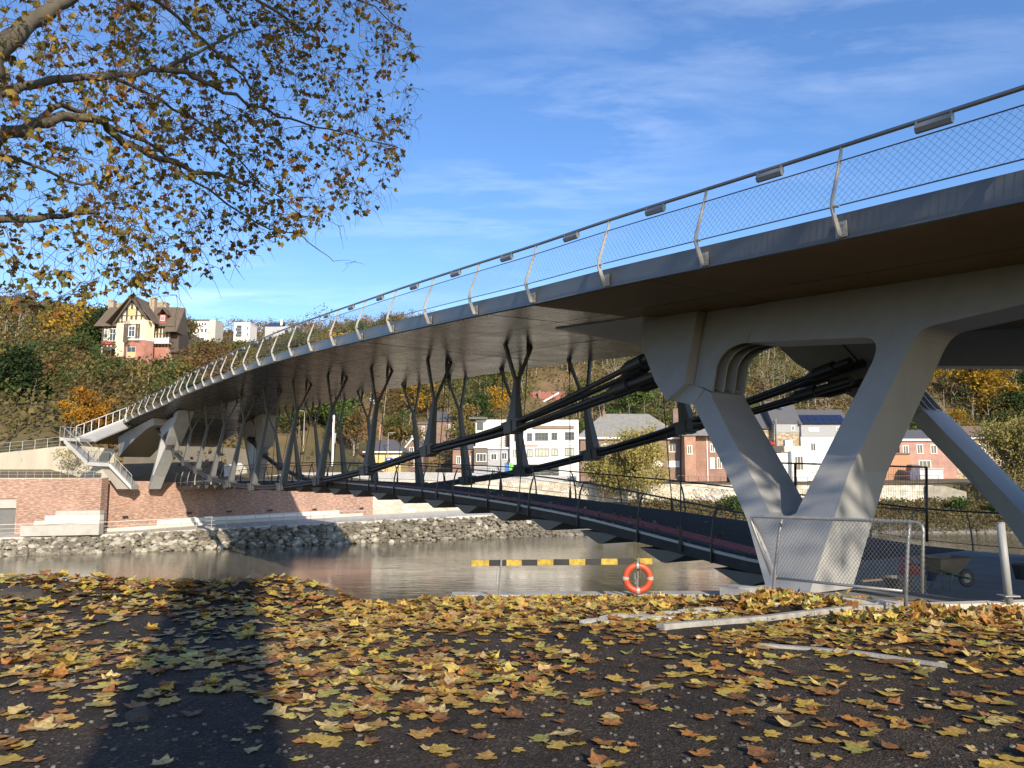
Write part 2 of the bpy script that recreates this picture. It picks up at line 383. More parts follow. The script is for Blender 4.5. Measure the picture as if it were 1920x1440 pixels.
# piers ------------------------------------------------------------
def inc(z): return 4.2 * (z + 1.75) / 5.95
def pier_near(s, z, d): return B(s, inc(z) + d, z)
def pier_back(s, z, d):
    w = max(0, min(1, (1.75 - z) / 3.6)); tb = 11.6 - max(0, z - 1.75) * .72
    return B(s + .9 * w, tb + 1.15 - d, z - .43 * w)
KF = 7.15 / 6.35
def pier_far(s, z, d): return B(76.6 - s, .15 + .30 * inc(z) + d * .9, (z + 1.87) * KF - 1.35)
def pier_far_back(s, z, d): return B(76.6 - s, 11.2 - (.15 + .30 * inc(z) + d * .9), (z + 1.87) * KF - 1.35)
ztop = lambda s: 4.18 + (s - 5.9) * .072 + .12
def arc(p0, p1, p2, n=6):
    return [((1-u)**2*p0[0] + 2*u*(1-u)*p1[0] + u*u*p2[0], (1-u)**2*p0[1] + 2*u*(1-u)*p1[1] + u*u*p2[1]) for u in [i / n for i in range(n + 1)]]
def make_pier(P, right_len, D=1.15):
    mb = MB()
    def pris(poly, d0, d1):
        n = len(poly); a = [P(s, z, d0) for s, z in poly]; b = [P(s, z, d1) for s, z in poly]
        mb.add(a + b, [list(range(n))[::-1], [n + i for i in range(n)]] + [(i, (i+1) % n, n + (i+1) % n, n + i) for i in range(n)])
    # left leg up to the knuckle
    pris([(1.3, -1.9), (1.70, -1.9), (2.69, -.84), (3.68, .01), (5.41, 1.44), (5.66, 1.64), (5.5, 2.0), (5.26, 1.90), (5.12, 1.74), (2.25, -.69), (2.10, -.74), (1.95, -.75)], 0, D)
    # right leg and beam to the right
    top = [(3.4, ztop(3.4)), (-1, ztop(-1)), (-right_len, ztop(-right_len))]
    pris([(1.3, -1.9), (1.95, -.75), (1.8, -.74), (1.69, -.68)] + arc((1.33, 2.15), (1.30, 2.68), (1.80, 2.74)) + [(3.4, 2.93)] + top
         + [(-right_len, ztop(-right_len) - .86), (-1.15, 2.88)] + arc((.40, 2.74), (.66, 2.70), (.68, 2.20)) + [(.95, .05), (.85, -1.9)], 0, D)
    # beam to the left
    pris([(3.4, 2.93), (4.9, 3.10), (4.95, 4.02), (5.49, ztop(4.2)), (3.4, ztop(3.4))], 0, D)
    body = mb
    # nose block standing proud
    mb2 = mb
    pris([(6.35, 1.78), (7.22, 2.39), (8.62, 3.59), (9.20, ztop(8.6)), (6.99, ztop(6.99)), (6.02, 2.18)], -.28, D + .05)
    pris([(6.35, 1.78), (6.02, 2.18), (5.5, 2.0), (5.66, 1.64)], -.06, D)
    pier = body.build('pier', STEEL, bridge)
    # stiffener ribs of the open corner box
    prof = [(5.26, 1.92)] + arc((5.54, 2.6), (5.66, 3.12), (4.92, 3.11)) + [(4.95, 4.02), (5.49, ztop(4.2)), (6.2, ztop(6.0)), (6.93, ztop(6.9)), (5.98, 2.16), (5.5, 2.02)]
    mb = MB()
    for d in (.004, .36, .73, D - .06):
        n = len(prof); a = [P(s, z, d) for s, z in prof]; b = [P(s, z, d + .055) for s, z in prof]
        mb.add(a + b, [list(range(n))[::-1], [n + i for i in range(n)]] + [(i, (i+1) % n, n + (i+1) % n, n + i) for i in range(n)])
    mb.build('stiffener_rib', STEEL, pier)
    return pier
make_pier(pier_near, 24); make_pier(pier_back, 24)
make_pier(pier_far, 1.5); make_pier(pier_far_back, 1.5)

# cables -----------------------------------------------------------
def bezier_chain(pts, sub=6):
    out = []
    for i in range(len(pts) - 1):
        p0 = pts[max(i-1, 0)]; p1 = pts[i]; p2 = pts[i+1]; p3 = pts[min(i+2, len(pts)-1)]
        for k in range(sub):
            u = k / sub
            out.append(.5 * ((2*p1) + (p2 - p0)*u + (2*p0 - 5*p1 + 4*p2 - p3)*u*u + (3*p1 - p0 - 3*p2 + p3)*u**3))
    out.append(pts[-1]); return out
hn = hit_t(1234, 690, 4.35)
cab_near = [B(hn[0], 4.35, hn[1])] + [B(s, t, z) for s, t, z in NBASE]
hf = hit_t(296, 800, 1.3)
cab_near.append(B(hf[0], 1.3, hf[1]))
back_top = [(1080,699),(928,718),(846,721),(762,734)]; back_base = [(1290,800),(1113,852),(981,884),(876,901),(788,912)]
hb = hit_t(1592, 702, 10.0)
BBASE = []; BT = []
for i, (x, y) in enumerate(back_base):
    s_, z_ = hit_t(x, y, 10.5); BBASE.append((s_, 10.5, z_))
for i in range(6):
    f = 44.0 + 5.4 * i
    BBASE.append((f, 10.5 - .12 * i, lerp_tab(f, [38, 44, 49, 55, 60, 66, 72], [-.75, -.98, -1.0, -.72, -.2, .75, 2.2])))
cab_back = [B(hb[0], 10.0, hb[1])] + [B(*q) for q in BBASE] + [B(75.5, 9.6, 3.9)]
def tang(pts, i):
    d = pts[min(i+1, len(pts)-1)] - pts[max(i-1, 0)]; return d.normalized()
for pts, sg in ((cab_near, 1), (cab_back, -1)):
    n = len(pts)
    for (oa, ob) in ((-1, -1), (1, -1), (-1, 1), (1, 1)):
        q = []
        for i, p in enumerate(pts):
            sp_ = .32 if i == 0 else (.20 if i in (n - 1,) else (.13 if i == 1 else .082))
            spz = .28 if i == 0 else (.13 if i in (1,) else .078)
            q.append(p + N * oa * sp_ + UP * ob * spz)
        mb = MB(); mb.tube(bezier_chain(q, 5), .085, 8); mb.build('main_cable', CABLEM, bridge, smooth=True)
        for end in (0, 1):
            a, b = (q[0], q[1]) if end == 0 else (q[-1], q[-2])
            d = (b - a).normalized(); off = .25 + (.75 if (oa * ob > 0) else 0)
            if end == 1: off = .3
            mb = MB(); mb.tube([a - d * .3, a + d * off, a + d * (off + .02), a + d * (off + .75), a + d * (off + 1.15)], [.13, .13, .19, .19, .085], 14)
            mb.build('cable_socket', CABLEM, bridge, smooth=False)
# struts, clamps ----------------------------------------------------
def make_strut(top, base, axis, in_sign):
    """Y strut: square tapered stem standing on the cable, forking across the bridge under the soffit"""
    top = Vector(top); base = Vector(base); d = top - base; L = d.length; d.normalize()
    fork = base + d * (L - min(1.75, L * .42)); wn_ = N * in_sign
    mb = MB()
    def sq(c, w, h): return [c + U * w/2 + N * h/2, c - U * w/2 + N * h/2, c - U * w/2 - N * h/2, c + U * w/2 - N * h/2]
    rs = []
    for f in (0, .15, .4, .7, 1):
        c = base.lerp(fork, f); rs.append(sq(c, .17 + .45 * (1 - f) ** 1.25, .17 + .20 * (1 - f) ** 1.25))
    mb.loft(rs)
    st = mb.build('strut', STRUTP, bridge)
    for sg in (-1, 1):
        mb = MB(); e = top + N * (.62 * sg) + UP * .06
        m1 = fork.lerp(e, .5) + N * (.05 * sg)
        mb.loft([sq(fork - d * .12 + N * .04 * sg, .16, .11), sq(m1, .14, .11), sq(e, .14, .13)])
        mb.build('strut_arm', STRUTP, st)
def make_clamp(p, t):
    mb = MB(); z = UP - t * UP.dot(t); z.normalize(); y = t.cross(z)
    for L_, w, h, dz in ((1.3, .46, .10, .21), (.95, .46, .40, 0), (.26, .54, .48, 0)):
        mb.box(p + z * dz, (L_, w, h), t, y, z)
    mb.build('cable_clamp', STRUTP, bridge)
for i, (a, b) in enumerate(zip(NT, NBASE)):
    make_strut(B(*a) , B(b[0], b[1], b[2] + .1), U, 1); make_clamp(cab_near[i + 1] - UP * .02, tang(cab_near, i + 1))
for i, b in enumerate(BBASE):
    s_ = b[0]; tt = 9.75 - (.0 if i < 5 else .12 * (i - 4))
    make_strut(B(s_, tt, zb(s_) + .05), B(s_, b[1], b[2] + .1), U, -1); make_clamp(cab_back[i + 1] - UP * .02, tang(cab_back, i + 1))

# walkway under the upper deck ---------------------------------------
wl_pts = []
def tN(s): return lerp_tab(s, [-8, 2, 5, 25, 75, 90], [5.0, 5.0, 5.0, 5.0, 3.0, 2.8])
ZL_S = [-10, 0, 3, 6.1, 8.3, 10.5, 13.4, 16.2, 19.2, 22.3, 25.5, 30.6, 34.8, 42, 52, 62, 70.5, 83]
ZL_Z = [-2.28, -2.28, -2.27, -2.2, -1.98, -1.73, -1.42, -1.21, -1.03, -.88, -.74, -.58, -.47, -.40, -.42, -.52, -.66, -1.0]
zl = smooth_tab(ZL_S, ZL_Z)
def tB(s): return lerp_tab(s, [3, 5, 8, 12, 16, 30, 75], [13.4, 13.2, 12.6, 10.6, 9.6, 9.3, 8.0])
wst = [5.2 + 1.2 * i for i in range(0, 62)]
mb = MB()
mb.loft([[B(s, tN(s), zl(s)), B(s, tN(s), zl(s) - .30), B(s, tN(s) + .5, zl(s) - .34), B(s, tB(s) - .5, zl(s) - .34), B(s, tB(s), zl(s) - .30), B(s, tB(s), zl(s))] for s in wst])
walk = mb.build('walkway_deck', PAVING, bridge)
mb = MB(); mb.loft([[B(s, tN(s) + .9, zl(s) + .006), B(s, tN(s) + .9, zl(s) + .001), B(s, tN(s) + 1.75, zl(s) + .001), B(s, tN(s) + 1.75, zl(s) + .006)] for s in wst])
mb.build('red_strip', REDSTRIP, walk)
mb = MB(); mb.loft([[B(s, tN(s) - .03, zl(s) + .05), B(s, tN(s) - .03, zl(s) - .02), B(s, tN(s) + .03, zl(s) - .02), B(s, tN(s) + .03, zl(s) + .05)] for s in wst])
mb.build('edge_trim', GALV, walk)
mb = MB(); s = 6.6
while s < 78:                 # haunched cross ribs that give the scalloped underside
    a, b = tN(s) + .05, tB(s) - .05; z = zl(s) - .335
    mb.loft([[B(s - 1.05, t, z), B(s - .09, t, z - .36), B(s + .09, t, z - .36), B(s + 1.05, t, z)] for t in (a, b)]); s += 2.93
mb.build('deck_rib', mat('rib_paint', (.15, .135, .11), .6, .1, 2), walk)

# railings ----------------------------------------------------------
def up_post(s, scale=1.0):
    e = tE(s); z0 = ze(s)
    P_ = lambda dt, dz: B(s, e + dt, z0 + dz)
    prof = [(-.06, .04), (-.17, .26), (-.25, .46), (-.235, .62), (-.02, 1.22), (.06, 1.46), (.075, 1.56)]
    wid = [.15, .11, .085, .075, .06, .055, .045]
    mb = MB(); rs = []
    for (dt, dz), w in zip(prof, wid):
        a = P_(dt, dz); rs.append([a + N * w/2 + U * .013, a - N * w/2 + U * .013, a - N * w/2 - U * .013, a + N * w/2 - U * .013])
    mb.loft(rs)
    mb.box(P_(-.035, .16), (.20, .022, .26), U, N, UP)
    for dz in (.08, .24):
        for du in (-.055, .055): mb.tube([P_(-.06, dz) + U * du, P_(-.02, dz) + U * du], .02, 6)
    mb.tube([P_(-.24, .50), P_(-.24, .50) - U * .12 - UP * .03], .022, 6)
    mb.build('railing_post', POSTP, bridge)
post_s = [-5.86 + 2.93 * i for i in range(0, 31)]
for s in post_s: up_post(s)
rs_ = [-7 + .98 * i for i in range(0, 91)]
rs_ = [s for s in rs_ if s < 82.4]
hr = lambda s, dt, dz: B(s, tE(s) + dt, ze(s) + dz)
mb = MB(); mb.tube([hr(s, .08, 1.585) for s in rs_], .036, 8); mb.build('handrail', RAILM, bridge, smooth=True)
mb = MB(); mb.tube([hr(s, .0, 1.31) for s in rs_], .011, 6); mb.tube([hr(s, -.215, .50) for s in rs_], .011, 6); mb.build('tension_cable', WIREM, bridge)
def netting(f, s0, s1, cell, rows, r, n=3):
    """diamond wire net between two rails; f(s, h) with h 0..1"""
    mb = MB(); k = int((s1 - s0) / cell)
    run = rows * cell / 2
    for i in range(-rows // 2, k):
        for d in (1, -1):
            a = s0 + i * cell; pts = []
            for j in range(0, rows + 1, 2 if rows > 8 else 1):
                h = j / rows; s = a + run * (h if d > 0 else 1 - h)
                if s0 <= s <= s1: pts.append(f(s, h))
            if len(pts) > 1: mb.tube(pts, r, n, cap=False)
    return mb
fup = lambda s, h: B(s, tE(s) - .215 + .215 * h, ze(s) + .50 + .81 * h)
netting(fup, -7, 36, .125, 12, .0025).build('wire_mesh', WIREM, bridge)
netting(fup, 36, 80, .33, 5, .0030).build('wire_mesh', WIREM, bridge)
for s in post_s[:-1]:
    sm = s + 1.42; c = hr(sm, .07, 1.47); mb = MB()
    t_ = (hr(sm + .1, .07, 1.47) - hr(sm - .1, .07, 1.47)).normalized(); z_ = (UP - t_ * UP.dot(t_)).normalized(); y_ = t_.cross(z_)
    rg = []
    for k in (-.27, .27):
        rg.append([c + t_ * k + y_ * a + z_ * b for a, b in ((.03, .075), (.05, .0), (.02, -.07), (-.03, -.065), (-.06, 0.0), (-.03, .075))])
    mb.loft(rg)
    for k in (-.26, .26): mb.box(c + t_ * k + z_ * .09, (.03, .06, .05), t_, y_, z_)
    mb.build('rail_light', LIGHTBOX, bridge)
def low_post(s, tf, sg, m):
    z0 = zl(s); P_ = lambda dt, dz: B(s, tf + sg * dt, z0 + dz)
    mb = MB(); rs = []
    for (dt, dz), w in zip([(-.05, -.30), (-.06, .15), (-.02, .5), (.06, .85), (.15, 1.08), (.22, 1.14)], [.11, .07, .06, .055, .05, .04]):
        a = P_(dt, dz); rs.append([a + N * w/2 + U * .014, a - N * w/2 + U * .014, a - N * w/2 - U * .014, a + N * w/2 - U * .014])
    mb.loft(rs); mb.build('walkway_post', m, bridge)
ns = [7.6 + 2.93 * i for i in range(25)]
for s in ns: low_post(s, tN(s), 1, DARKRAIL if s < 60 else POSTP)
for s in [2.8, 5.0] + [7.9 + 2.93 * i for i in range(24)]: low_post(s, tB(s), -1, DARKRAIL)
wr = [5.4 + .98 * i for i in range(75)]
for (ft, sg, st0) in ((tN, 1, 5.4), (tB, -1, 2.6)):
    ss = [st0 + .98 * i for i in range(75)]
    mb = MB(); mb.tube([B(s, ft(s) + sg * .22, zl(s) + 1.15) for s in ss], .03, 6); mb.build('walkway_handrail', DARKRAIL, bridge, smooth=True)
    mb = MB(); mb.tube([B(s, ft(s) - sg * .05, zl(s) + .17) for s in ss], .012, 5); mb.tube([B(s, ft(s) + sg * .14, zl(s) + 1.02) for s in ss], .008, 5); mb.build('walkway_cable', DARKRAIL, bridge)
    g = lambda s, h, ft=ft, sg=sg: B(s, ft(s) + sg * (-.05 + .19 * h * h), zl(s) + .17 + .85 * h)
    netting(g, st0, 30, .17, 10, .0022).build('walkway_mesh', WIREM, bridge)
    netting(g, 30, 76, .34, 5, .0028).build('walkway_mesh', WIREM, bridge)
# hangers ------------------------------------------------------------
def hanger(top, bot):
    top = Vector(top); bot = Vector(bot); d = (bot - top).normalized()
    mb = MB(); mb.tube([top + UP * .05, top + d * .25, top + d * .42, top + d * .6], [.075, .075, .055, .022], 8)
    mb.tube([top + d * .5, bot - d * .5], .021, 6)
    mb.tube([bot - d * .6, bot - d * .4, bot - d * .1, bot + d * .1], [.025, .05, .06, .06], 8)
    mb.build('hanger', CABLEM, bridge)
for s_, t, z in [(9.3, 4.9, 0)] + NT[:9]:
    sh = s_ - .55; hanger(B(sh, max(tN(sh) + .2, t + .1), soffit(sh, t) + .02), B(sh, tN(sh) - .06, zl(sh) - .1))
for q in BBASE[:9]:
    sh = q[0] + .5; hanger(B(sh, 9.6, zb(sh)), B(sh, tB(sh) + .05, zl(sh) - .1))

# ------------------------------------------------------------------ RIVER, NEAR BANK
R = random.Random(11)
ZW, ZP = -6.75, -5.3
def water_mat():
    m, n, l, p = newmat('river_water')
    p.inputs['Base Color'].default_value = (.15, .135, .095, 1); p.inputs['Roughness'].default_value = .02; p.inputs['IOR'].default_value = 1.33
    t = n.new('ShaderNodeTexCoord'); a = n.new('ShaderNodeMapping'); a.inputs['Rotation'].default_value = (0, 0, rad(-25)); a.inputs['Scale'].default_value = (.55, 1.6, 1)
    l.new(t.outputs['Object'], a.inputs[0])
    n1 = n.new('ShaderNodeTexNoise'); n1.inputs['Scale'].default_value = 1.1; n1.inputs['Detail'].default_value = 7; n1.inputs['Roughness'].default_value = .58; n1.inputs['Distortion'].default_value = .6
    l.new(a.outputs[0], n1.inputs['Vector'])
    n2 = n.new('ShaderNodeTexNoise'); n2.inputs['Scale'].default_value = .09; n2.inputs['Detail'].default_value = 3; l.new(a.outputs[0], n2.inputs['Vector'])
    mr = n.new('ShaderNodeMapRange'); mr.inputs[1].default_value = .35; mr.inputs[2].default_value = .65; mr.inputs[3].default_value = .03; mr.inputs[4].default_value = .13; l.new(n2.outputs[0], mr.inputs[0])
    b = n.new('ShaderNodeBump'); b.inputs['Distance'].default_value = .25; l.new(mr.outputs[0], b.inputs['Strength']); l.new(n1.outputs[0], b.inputs['Height'])
    l.new(b.outputs[0], p.inputs['Normal'])
    return m
mb = MB(); mb.add([(-260, 8, ZW), (260, 8, ZW), (260, 112, ZW), (-260, 112, ZW)], [(0, 1, 2, 3)])
tag(mb.build('river_water', water_mat()), kind='structure')

def nz(x, y, sc=1.0, seed=0): return mnoise.noise(Vector((x * sc + seed * 7.3, y * sc - seed * 3.1, seed * 1.7)))
def smooth(a, b, x):
    t = max(0, min(1, (x - a) / (b - a))); return t * t * (3 - 2 * t)
def gz(X, Y):
    z = -1.6 + .035 * nz(X, Y, .5) + .018 * nz(X, Y, 2.1, 2)
    right = smooth(-3.2, -1.6, X)
    # left: rough earth crest, then the river bank
    crest = 11.2 + .5 * nz(X, 0, .35, 4)
    zl_ = z + (.10 + .16 * abs(nz(X, Y, 1.5, 5)) + .10 * max(0, nz(X, Y, 3.7, 6))) * math.exp(-((Y - crest + .4) / .7) ** 2)
    zl_ -= max(0, Y - crest) * .85
    # right: the ground falls to the low kerb
    zr = z - .10 * max(0, Y - 8.3) - .03 * max(0, Y - 11)
    zr += .10 * math.exp(-(((X - 3.3) / 1.1) ** 2 + ((Y - 10.7) / .6) ** 2)) * 1.6
    return zl_ * (1 - right) + zr * right
def asphalt_mat():
    m, n, l, p = newmat('dark_gravel')
    t = n.new('ShaderNodeTexCoord')
    v = n.new('ShaderNodeTexVoronoi'); v.inputs['Scale'].default_value = 62; l.new(t.outputs['Object'], v.inputs['Vector'])
    n1 = n.new('ShaderNodeTexNoise'); n1.inputs['Scale'].default_value = 1.1; n1.inputs['Detail'].default_value = 8; n1.inputs['Roughness'].default_value = .7; l.new(t.outputs['Object'], n1.inputs['Vector'])
    cr = ramp(n, [(0.0, (.013, .0095, .007)), (.55, (.036, .0275, .020)), (.86, (.060, .048, .037)), (.97, (.15, .138, .12))])
    l.new(v.outputs['Color'], cr.inputs[0])
    cr2 = ramp(n, [(.3, (.55, .52, .5)), (.5, (1, .97, .93)), (.72, (1.9, 1.75, 1.55))]); l.new(n1.outputs[0], cr2.inputs[0])
    mul = n.new('ShaderNodeMixRGB'); mul.blend_type = 'MULTIPLY'; mul.inputs[0].default_value = 1; l.new(cr.outputs[0], mul.inputs[1]); l.new(cr2.outputs[0], mul.inputs[2])
    l.new(mul.outputs[0], p.inputs['Base Color']); p.inputs['Roughness'].default_value = .85; p.inputs['Specular IOR Level'].default_value = .3
    n3 = n.new('ShaderNodeTexNoise'); n3.inputs['Scale'].default_value = 20; n3.inputs['Detail'].default_value = 6; l.new(t.outputs['Object'], n3.inputs['Vector'])
    ad = n.new('ShaderNodeMath'); ad.operation = 'ADD'; l.new(v.outputs['Distance'], ad.inputs[0]); l.new(n3.outputs[0], ad.inputs[1])
    b = n.new('ShaderNodeBump'); b.inputs['Strength'].default_value = .8; b.inputs['Distance'].default_value = .012; l.new(ad.outputs[0], b.inputs['Height']); l.new(b.outputs[0], p.inputs['Normal'])
    return m
kA = on_z(846, 1121, -2.34); kB = on_z(1386, 1113, -2.28)
def kerb_Y(X):
    f = (X - kA.x) / (kB.x - kA.x); return kA.y + (kB.y - kA.y) * f
mb = MB(); xs = [-34 + .5 * i for i in range(56)] + [-6 + .18 * i for i in range(112)] + [14.2 + .8 * i for i in range(40)]
ys = [-26 + 1.0 * i for i in range(28)] + [2 + .16 * i for i in range(100)]
idx = {}
for j, y in enumerate(ys):
    for i, x in enumerate(xs):
        idx[i, j] = len(mb.v); z = gz(x, y)
        if x > -1.6 and y > kerb_Y(x) - .02: z = -7.4 if x < 3.5 else min(z, -2.6)
        if x > 3.45:
            q = (Vector((x, y, 0)) - OB); tt = q.dot(N); ss = q.dot(U)
            if tt > -.70 and y > 10.8: z = min(z, -2.5)
        mb.v.append(Vector((x, y, z)))
for j in range(len(ys) - 1):
    for i in range(len(xs) - 1):
        f = [idx[i, j], idx[i+1, j], idx[i+1, j+1], idx[i, j+1]]
        if max(mb.v[k].z for k in f) - min(mb.v[k].z for k in f) > 2.5: continue
        mb.f.append(f); mb.c.append(None)
tag(mb.build('ground', asphalt_mat(), smooth=True), kind='structure')

# quay edge, plaza under the bridge
mb = MB(); d = (kB - kA); d.z = 0; L = d.length; d.normalize(); nn = Vector((-d.y, d.x, 0))
kc = (kA + kB) / 2
mb.box(kc + nn * .22 + UP * -.15, (L, .44, .34), d, nn, UP); mb.box(kc + nn * .30 + UP * -2.6, (L, .4, 4.55), d, nn, UP)
q = mb.build('quay_kerb', CONC); tag(q, 'low grey concrete quay beam along the river edge behind the fallen leaves and lifebuoy', 'kerb')
front = [Vector((3.52, 12.25, -1.80)), Vector((5.38, 10.55, -1.80)), Vector((7.6, 10.9, -1.80)), Vector((12, 11.35, -1.80)), Vector((34, 12.2, -1.80))]
mid = [B(3.1, 4.0, -2.18), B(-.8, 4, -2.18), B(-3, 4, -2.18), B(-8, 4, -2.18), B(-30, 4, -2.18)]
bk = [B(5.6, 5.0, -2.262), B(5.6, 8, -2.262), B(5.6, 11, -2.262), B(5.6, 13.3, -2.262), B(-30, 13.6, -2.262)]
mb = MB(); mb.loft([[p - UP * .02 for p in front], front, mid, bk], closed=False, cap=False)
mb.loft([[p - UP * 3.0 for p in front], [p - UP * .02 for p in front]], closed=False, cap=False)
side = [front[0], mid[0], bk[0]]; mb.loft([[p - UP * 5.6 for p in side], side], closed=False, cap=False)
side = bk; mb.loft([[p - UP * 5.6 for p in side], side], closed=False, cap=False)
tag(mb.build('plaza', mat('plaza_concrete', (.22, .21, .195), .85, .22, .9, bump=.4, bscale=9)), kind='structure')
mb = MB()
for a, b in zip(front[:-1], front[1:]):
    e = (b - a); e.z = 0; ln = e.length; e.normalize(); m_ = Vector((-e.y, e.x, 0))
    mb.box((a + b) / 2 + m_ * .08 + UP * .02, (ln - .012, .20, .10), e, m_, UP)
tag(mb.build('plaza_edging', CONCP), 'pale concrete edging along the front of the paved area under the bridge', 'kerb')
# block stepping down to the quay beam
mb = MB(); a = front[0]; mb.box(a + Vector((.10, .16, -.32)), (.5, .5, .72), (front[1] - front[0]).normalized(), Vector((.67, .73, 0)), UP)
mb.build('end_block', CONC); tag(bpy.data.objects['end_block'], 'short weathered concrete block where the quay beam meets the chain link fence', 'block')

# chain-link barrier in front of the pier -----------------------------
def tube_thing(name, mat_, parent, pts, r, n=8):
    mb = MB(); mb.tube(pts, r, n); return mb.build(name, mat_, parent, smooth=True)
YA, YB = 11.95, 10.42
fA0 = at(1449, 1101, YA); fA1 = at(1466, 972, YA); fB0 = at(1697, 1130, YB); fB1 = at(1706, 979, YB)
fL = at(1405, 968, YA + .25); fLb = at(1446, 1078, YA + .02); fR = at(1731, 979, YB - .15); fRb = at(1729, 1112, YB - .15); fA2 = at(1456, 1084, YA); fB2 = at(1692, 1108, YB)
fence = thing('chain_link_fence', 'galvanised chain link barrier with a bent tube frame before the bridge pier', 'fence', fA0)
def bend(a, c, b, n=5): return [a.lerp(c, u).lerp(c.lerp(b, u), u) for u in [i / n for i in range(n + 1)]]
tube_thing('frame', GALV, fence, [fLb] + bend(fL.lerp(fLb, .10), fL, fL.lerp(fB1, .05)) + bend(fR.lerp(fB1, 1.6) if False else fB1.lerp(fR, .2), fR, fR.lerp(fRb, .12)) + [fRb], .022)
tube_thing('bottom_rail', GALV, fence, [fA2, fB2], .02)
for a, b in ((fA0, fA1), (fB0, fB1)):
    k = a.lerp(b, .8); tube_thing('post', GALV, fence, [a - UP * .1, a.lerp(b, .3) , k - Vector((.01, 0, 0)), b], .024)
mb = MB()
def fpt(u, h):
    top_ = fL.lerp(fR, u); bl = fLb.lerp(fRb, u)
    b_ = fA2 + (fB2 - fA2) * ((u - .13) / .75)
    if u < .13: b_ = fL.lerp(fA2, (u + .02) / .15)
    return b_.lerp(top_, h) + Vector((0, -.02, 0))
NU, NH = 46, 13
for i in range(-NH, NU):
    for dgn in (1, -1):
        pts = []
        for j in range(NH + 1):
            u = (i + (j if dgn > 0 else NH - j)) / NU
            if .0 <= u <= 1: pts.append(fpt(u, j / NH) + Vector((0, .004 * dgn, 0)))
        if len(pts) > 1: mb.tube(pts, .0024, 4, cap=False)
mb.build('wire_mesh', mat('fence_wire', (.22, .22, .215), .5, .15, 8, metal=.5), fence)
mb = MB()
for i in range(5, 44):
    p = fpt(i / NU, 1) + Vector((0, .02, 0)); mb.tube([p + Vector((.028*math.cos(a) + .02*a/6.3, .028*math.sin(a) * .3, .028*math.sin(a))) for a in [k * .9 for k in range(8)]], .003, 3, cap=False)
mb.build('wire_tie', GALV, fence)

# striped height/edge barrier and lifebuoy ------------------------------
YBAR = 14.6
bar = thing('striped_barrier', 'low barrier board in black and yellow stripes on a thin post by the river', 'barrier', at(937, 1117, YBAR))
bx = [110, 260, 410, 540, 675, 812, 948, 1085, 1222, 1362, 1502, 1660]
YEL = mat('yellow_paint', (.40, .28, .035), .6, .55, 9); BLK = mat('black_paint', (.012, .012, .013), .5, .3, 5)
for i in range(11):
    x0 = 860 + bx[i] / 4.571; x1 = 860 + bx[i + 1] / 4.571
    yt = 1050.5 - 3.5 * (i / 10); a = at(x0, yt, YBAR); b = at(x1, yt - .3, YBAR)
    mb = MB(); mb.bb(a.x + .001, YBAR, a.z - .108, b.x - .001, YBAR + .03, a.z)
    mb.build('stripe', YEL if i % 2 == 0 else BLK, bar)
for px in (937, 1196):
    a = at(px + (3 if px < 1000 else 0), 1048, YBAR - .03); b = at(px - 2, 1121, YBAR - .03)
    mb = MB(); mb.tube([b, a], .022, 6); mb.tube([b + UP * .45 + Vector((-.03, -.02, 0)), b + UP * .25 + Vector((-.03, -.02, 0))], .012, 5); mb.build('post', GALV, bar)
ORG = mat('buoy_orange', (.46, .065, .022), .45, .12, 6)
lb_c = at(1196, 1084, YBAR - .12)
buoy = thing('lifebuoy', 'orange ring lifebuoy with pale reflective bands hanging below the striped board', 'lifebuoy', lb_c)
def torus(mb, c, Rm, r, a0=0, a1=2 * math.pi, nu=36, nv=12):
    rg = []
    steps = int(nu * (a1 - a0) / (2 * math.pi)) + 1
    for i in range(steps):
        a = a0 + (a1 - a0) * i / (steps - 1)
        rg.append([c + Vector((math.cos(a) * (Rm + r * math.cos(q)), -.8 * r * math.sin(q), math.sin(a) * (Rm + r * math.cos(q)))) for q in [2 * math.pi * k / nv for k in range(nv)]])
    mb.loft(rg, cap=False)
mb = MB(); torus(mb, lb_c, .225, .062); ring = mb.build('ring', ORG, buoy, smooth=True)
for a in (0, 90, 180, 270):
    mb = MB(); torus(mb, lb_c, .225, .0645, rad(a - 7), rad(a + 7), 140, 12); mb.build('reflective_band', mat('band', (.36, .35, .33), .4, .1, 5), buoy, smooth=True)
mb = MB(); mb.tube([lb_c + Vector((.29 * math.cos(a), -.03, .29 * math.sin(a) * 1.02)) for a in [rad(200 + 14 * k) for k in range(11)]], .007, 5)
mb.tube([lb_c + Vector((-.03, -.05, .29)), lb_c + Vector((-.05, -.06, .05)), lb_c + Vector((0, -.06, -.01)), lb_c + Vector((.04, -.06, .06)), lb_c + Vector((.03, -.05, .30)), lb_c + Vector((.02, .0, .42)), lb_c + Vector((-.03, .06, .30))], .009, 5)
mb.build('rope', mat('rope', (.12, .11, .09), .9, .2, 20), buoy)

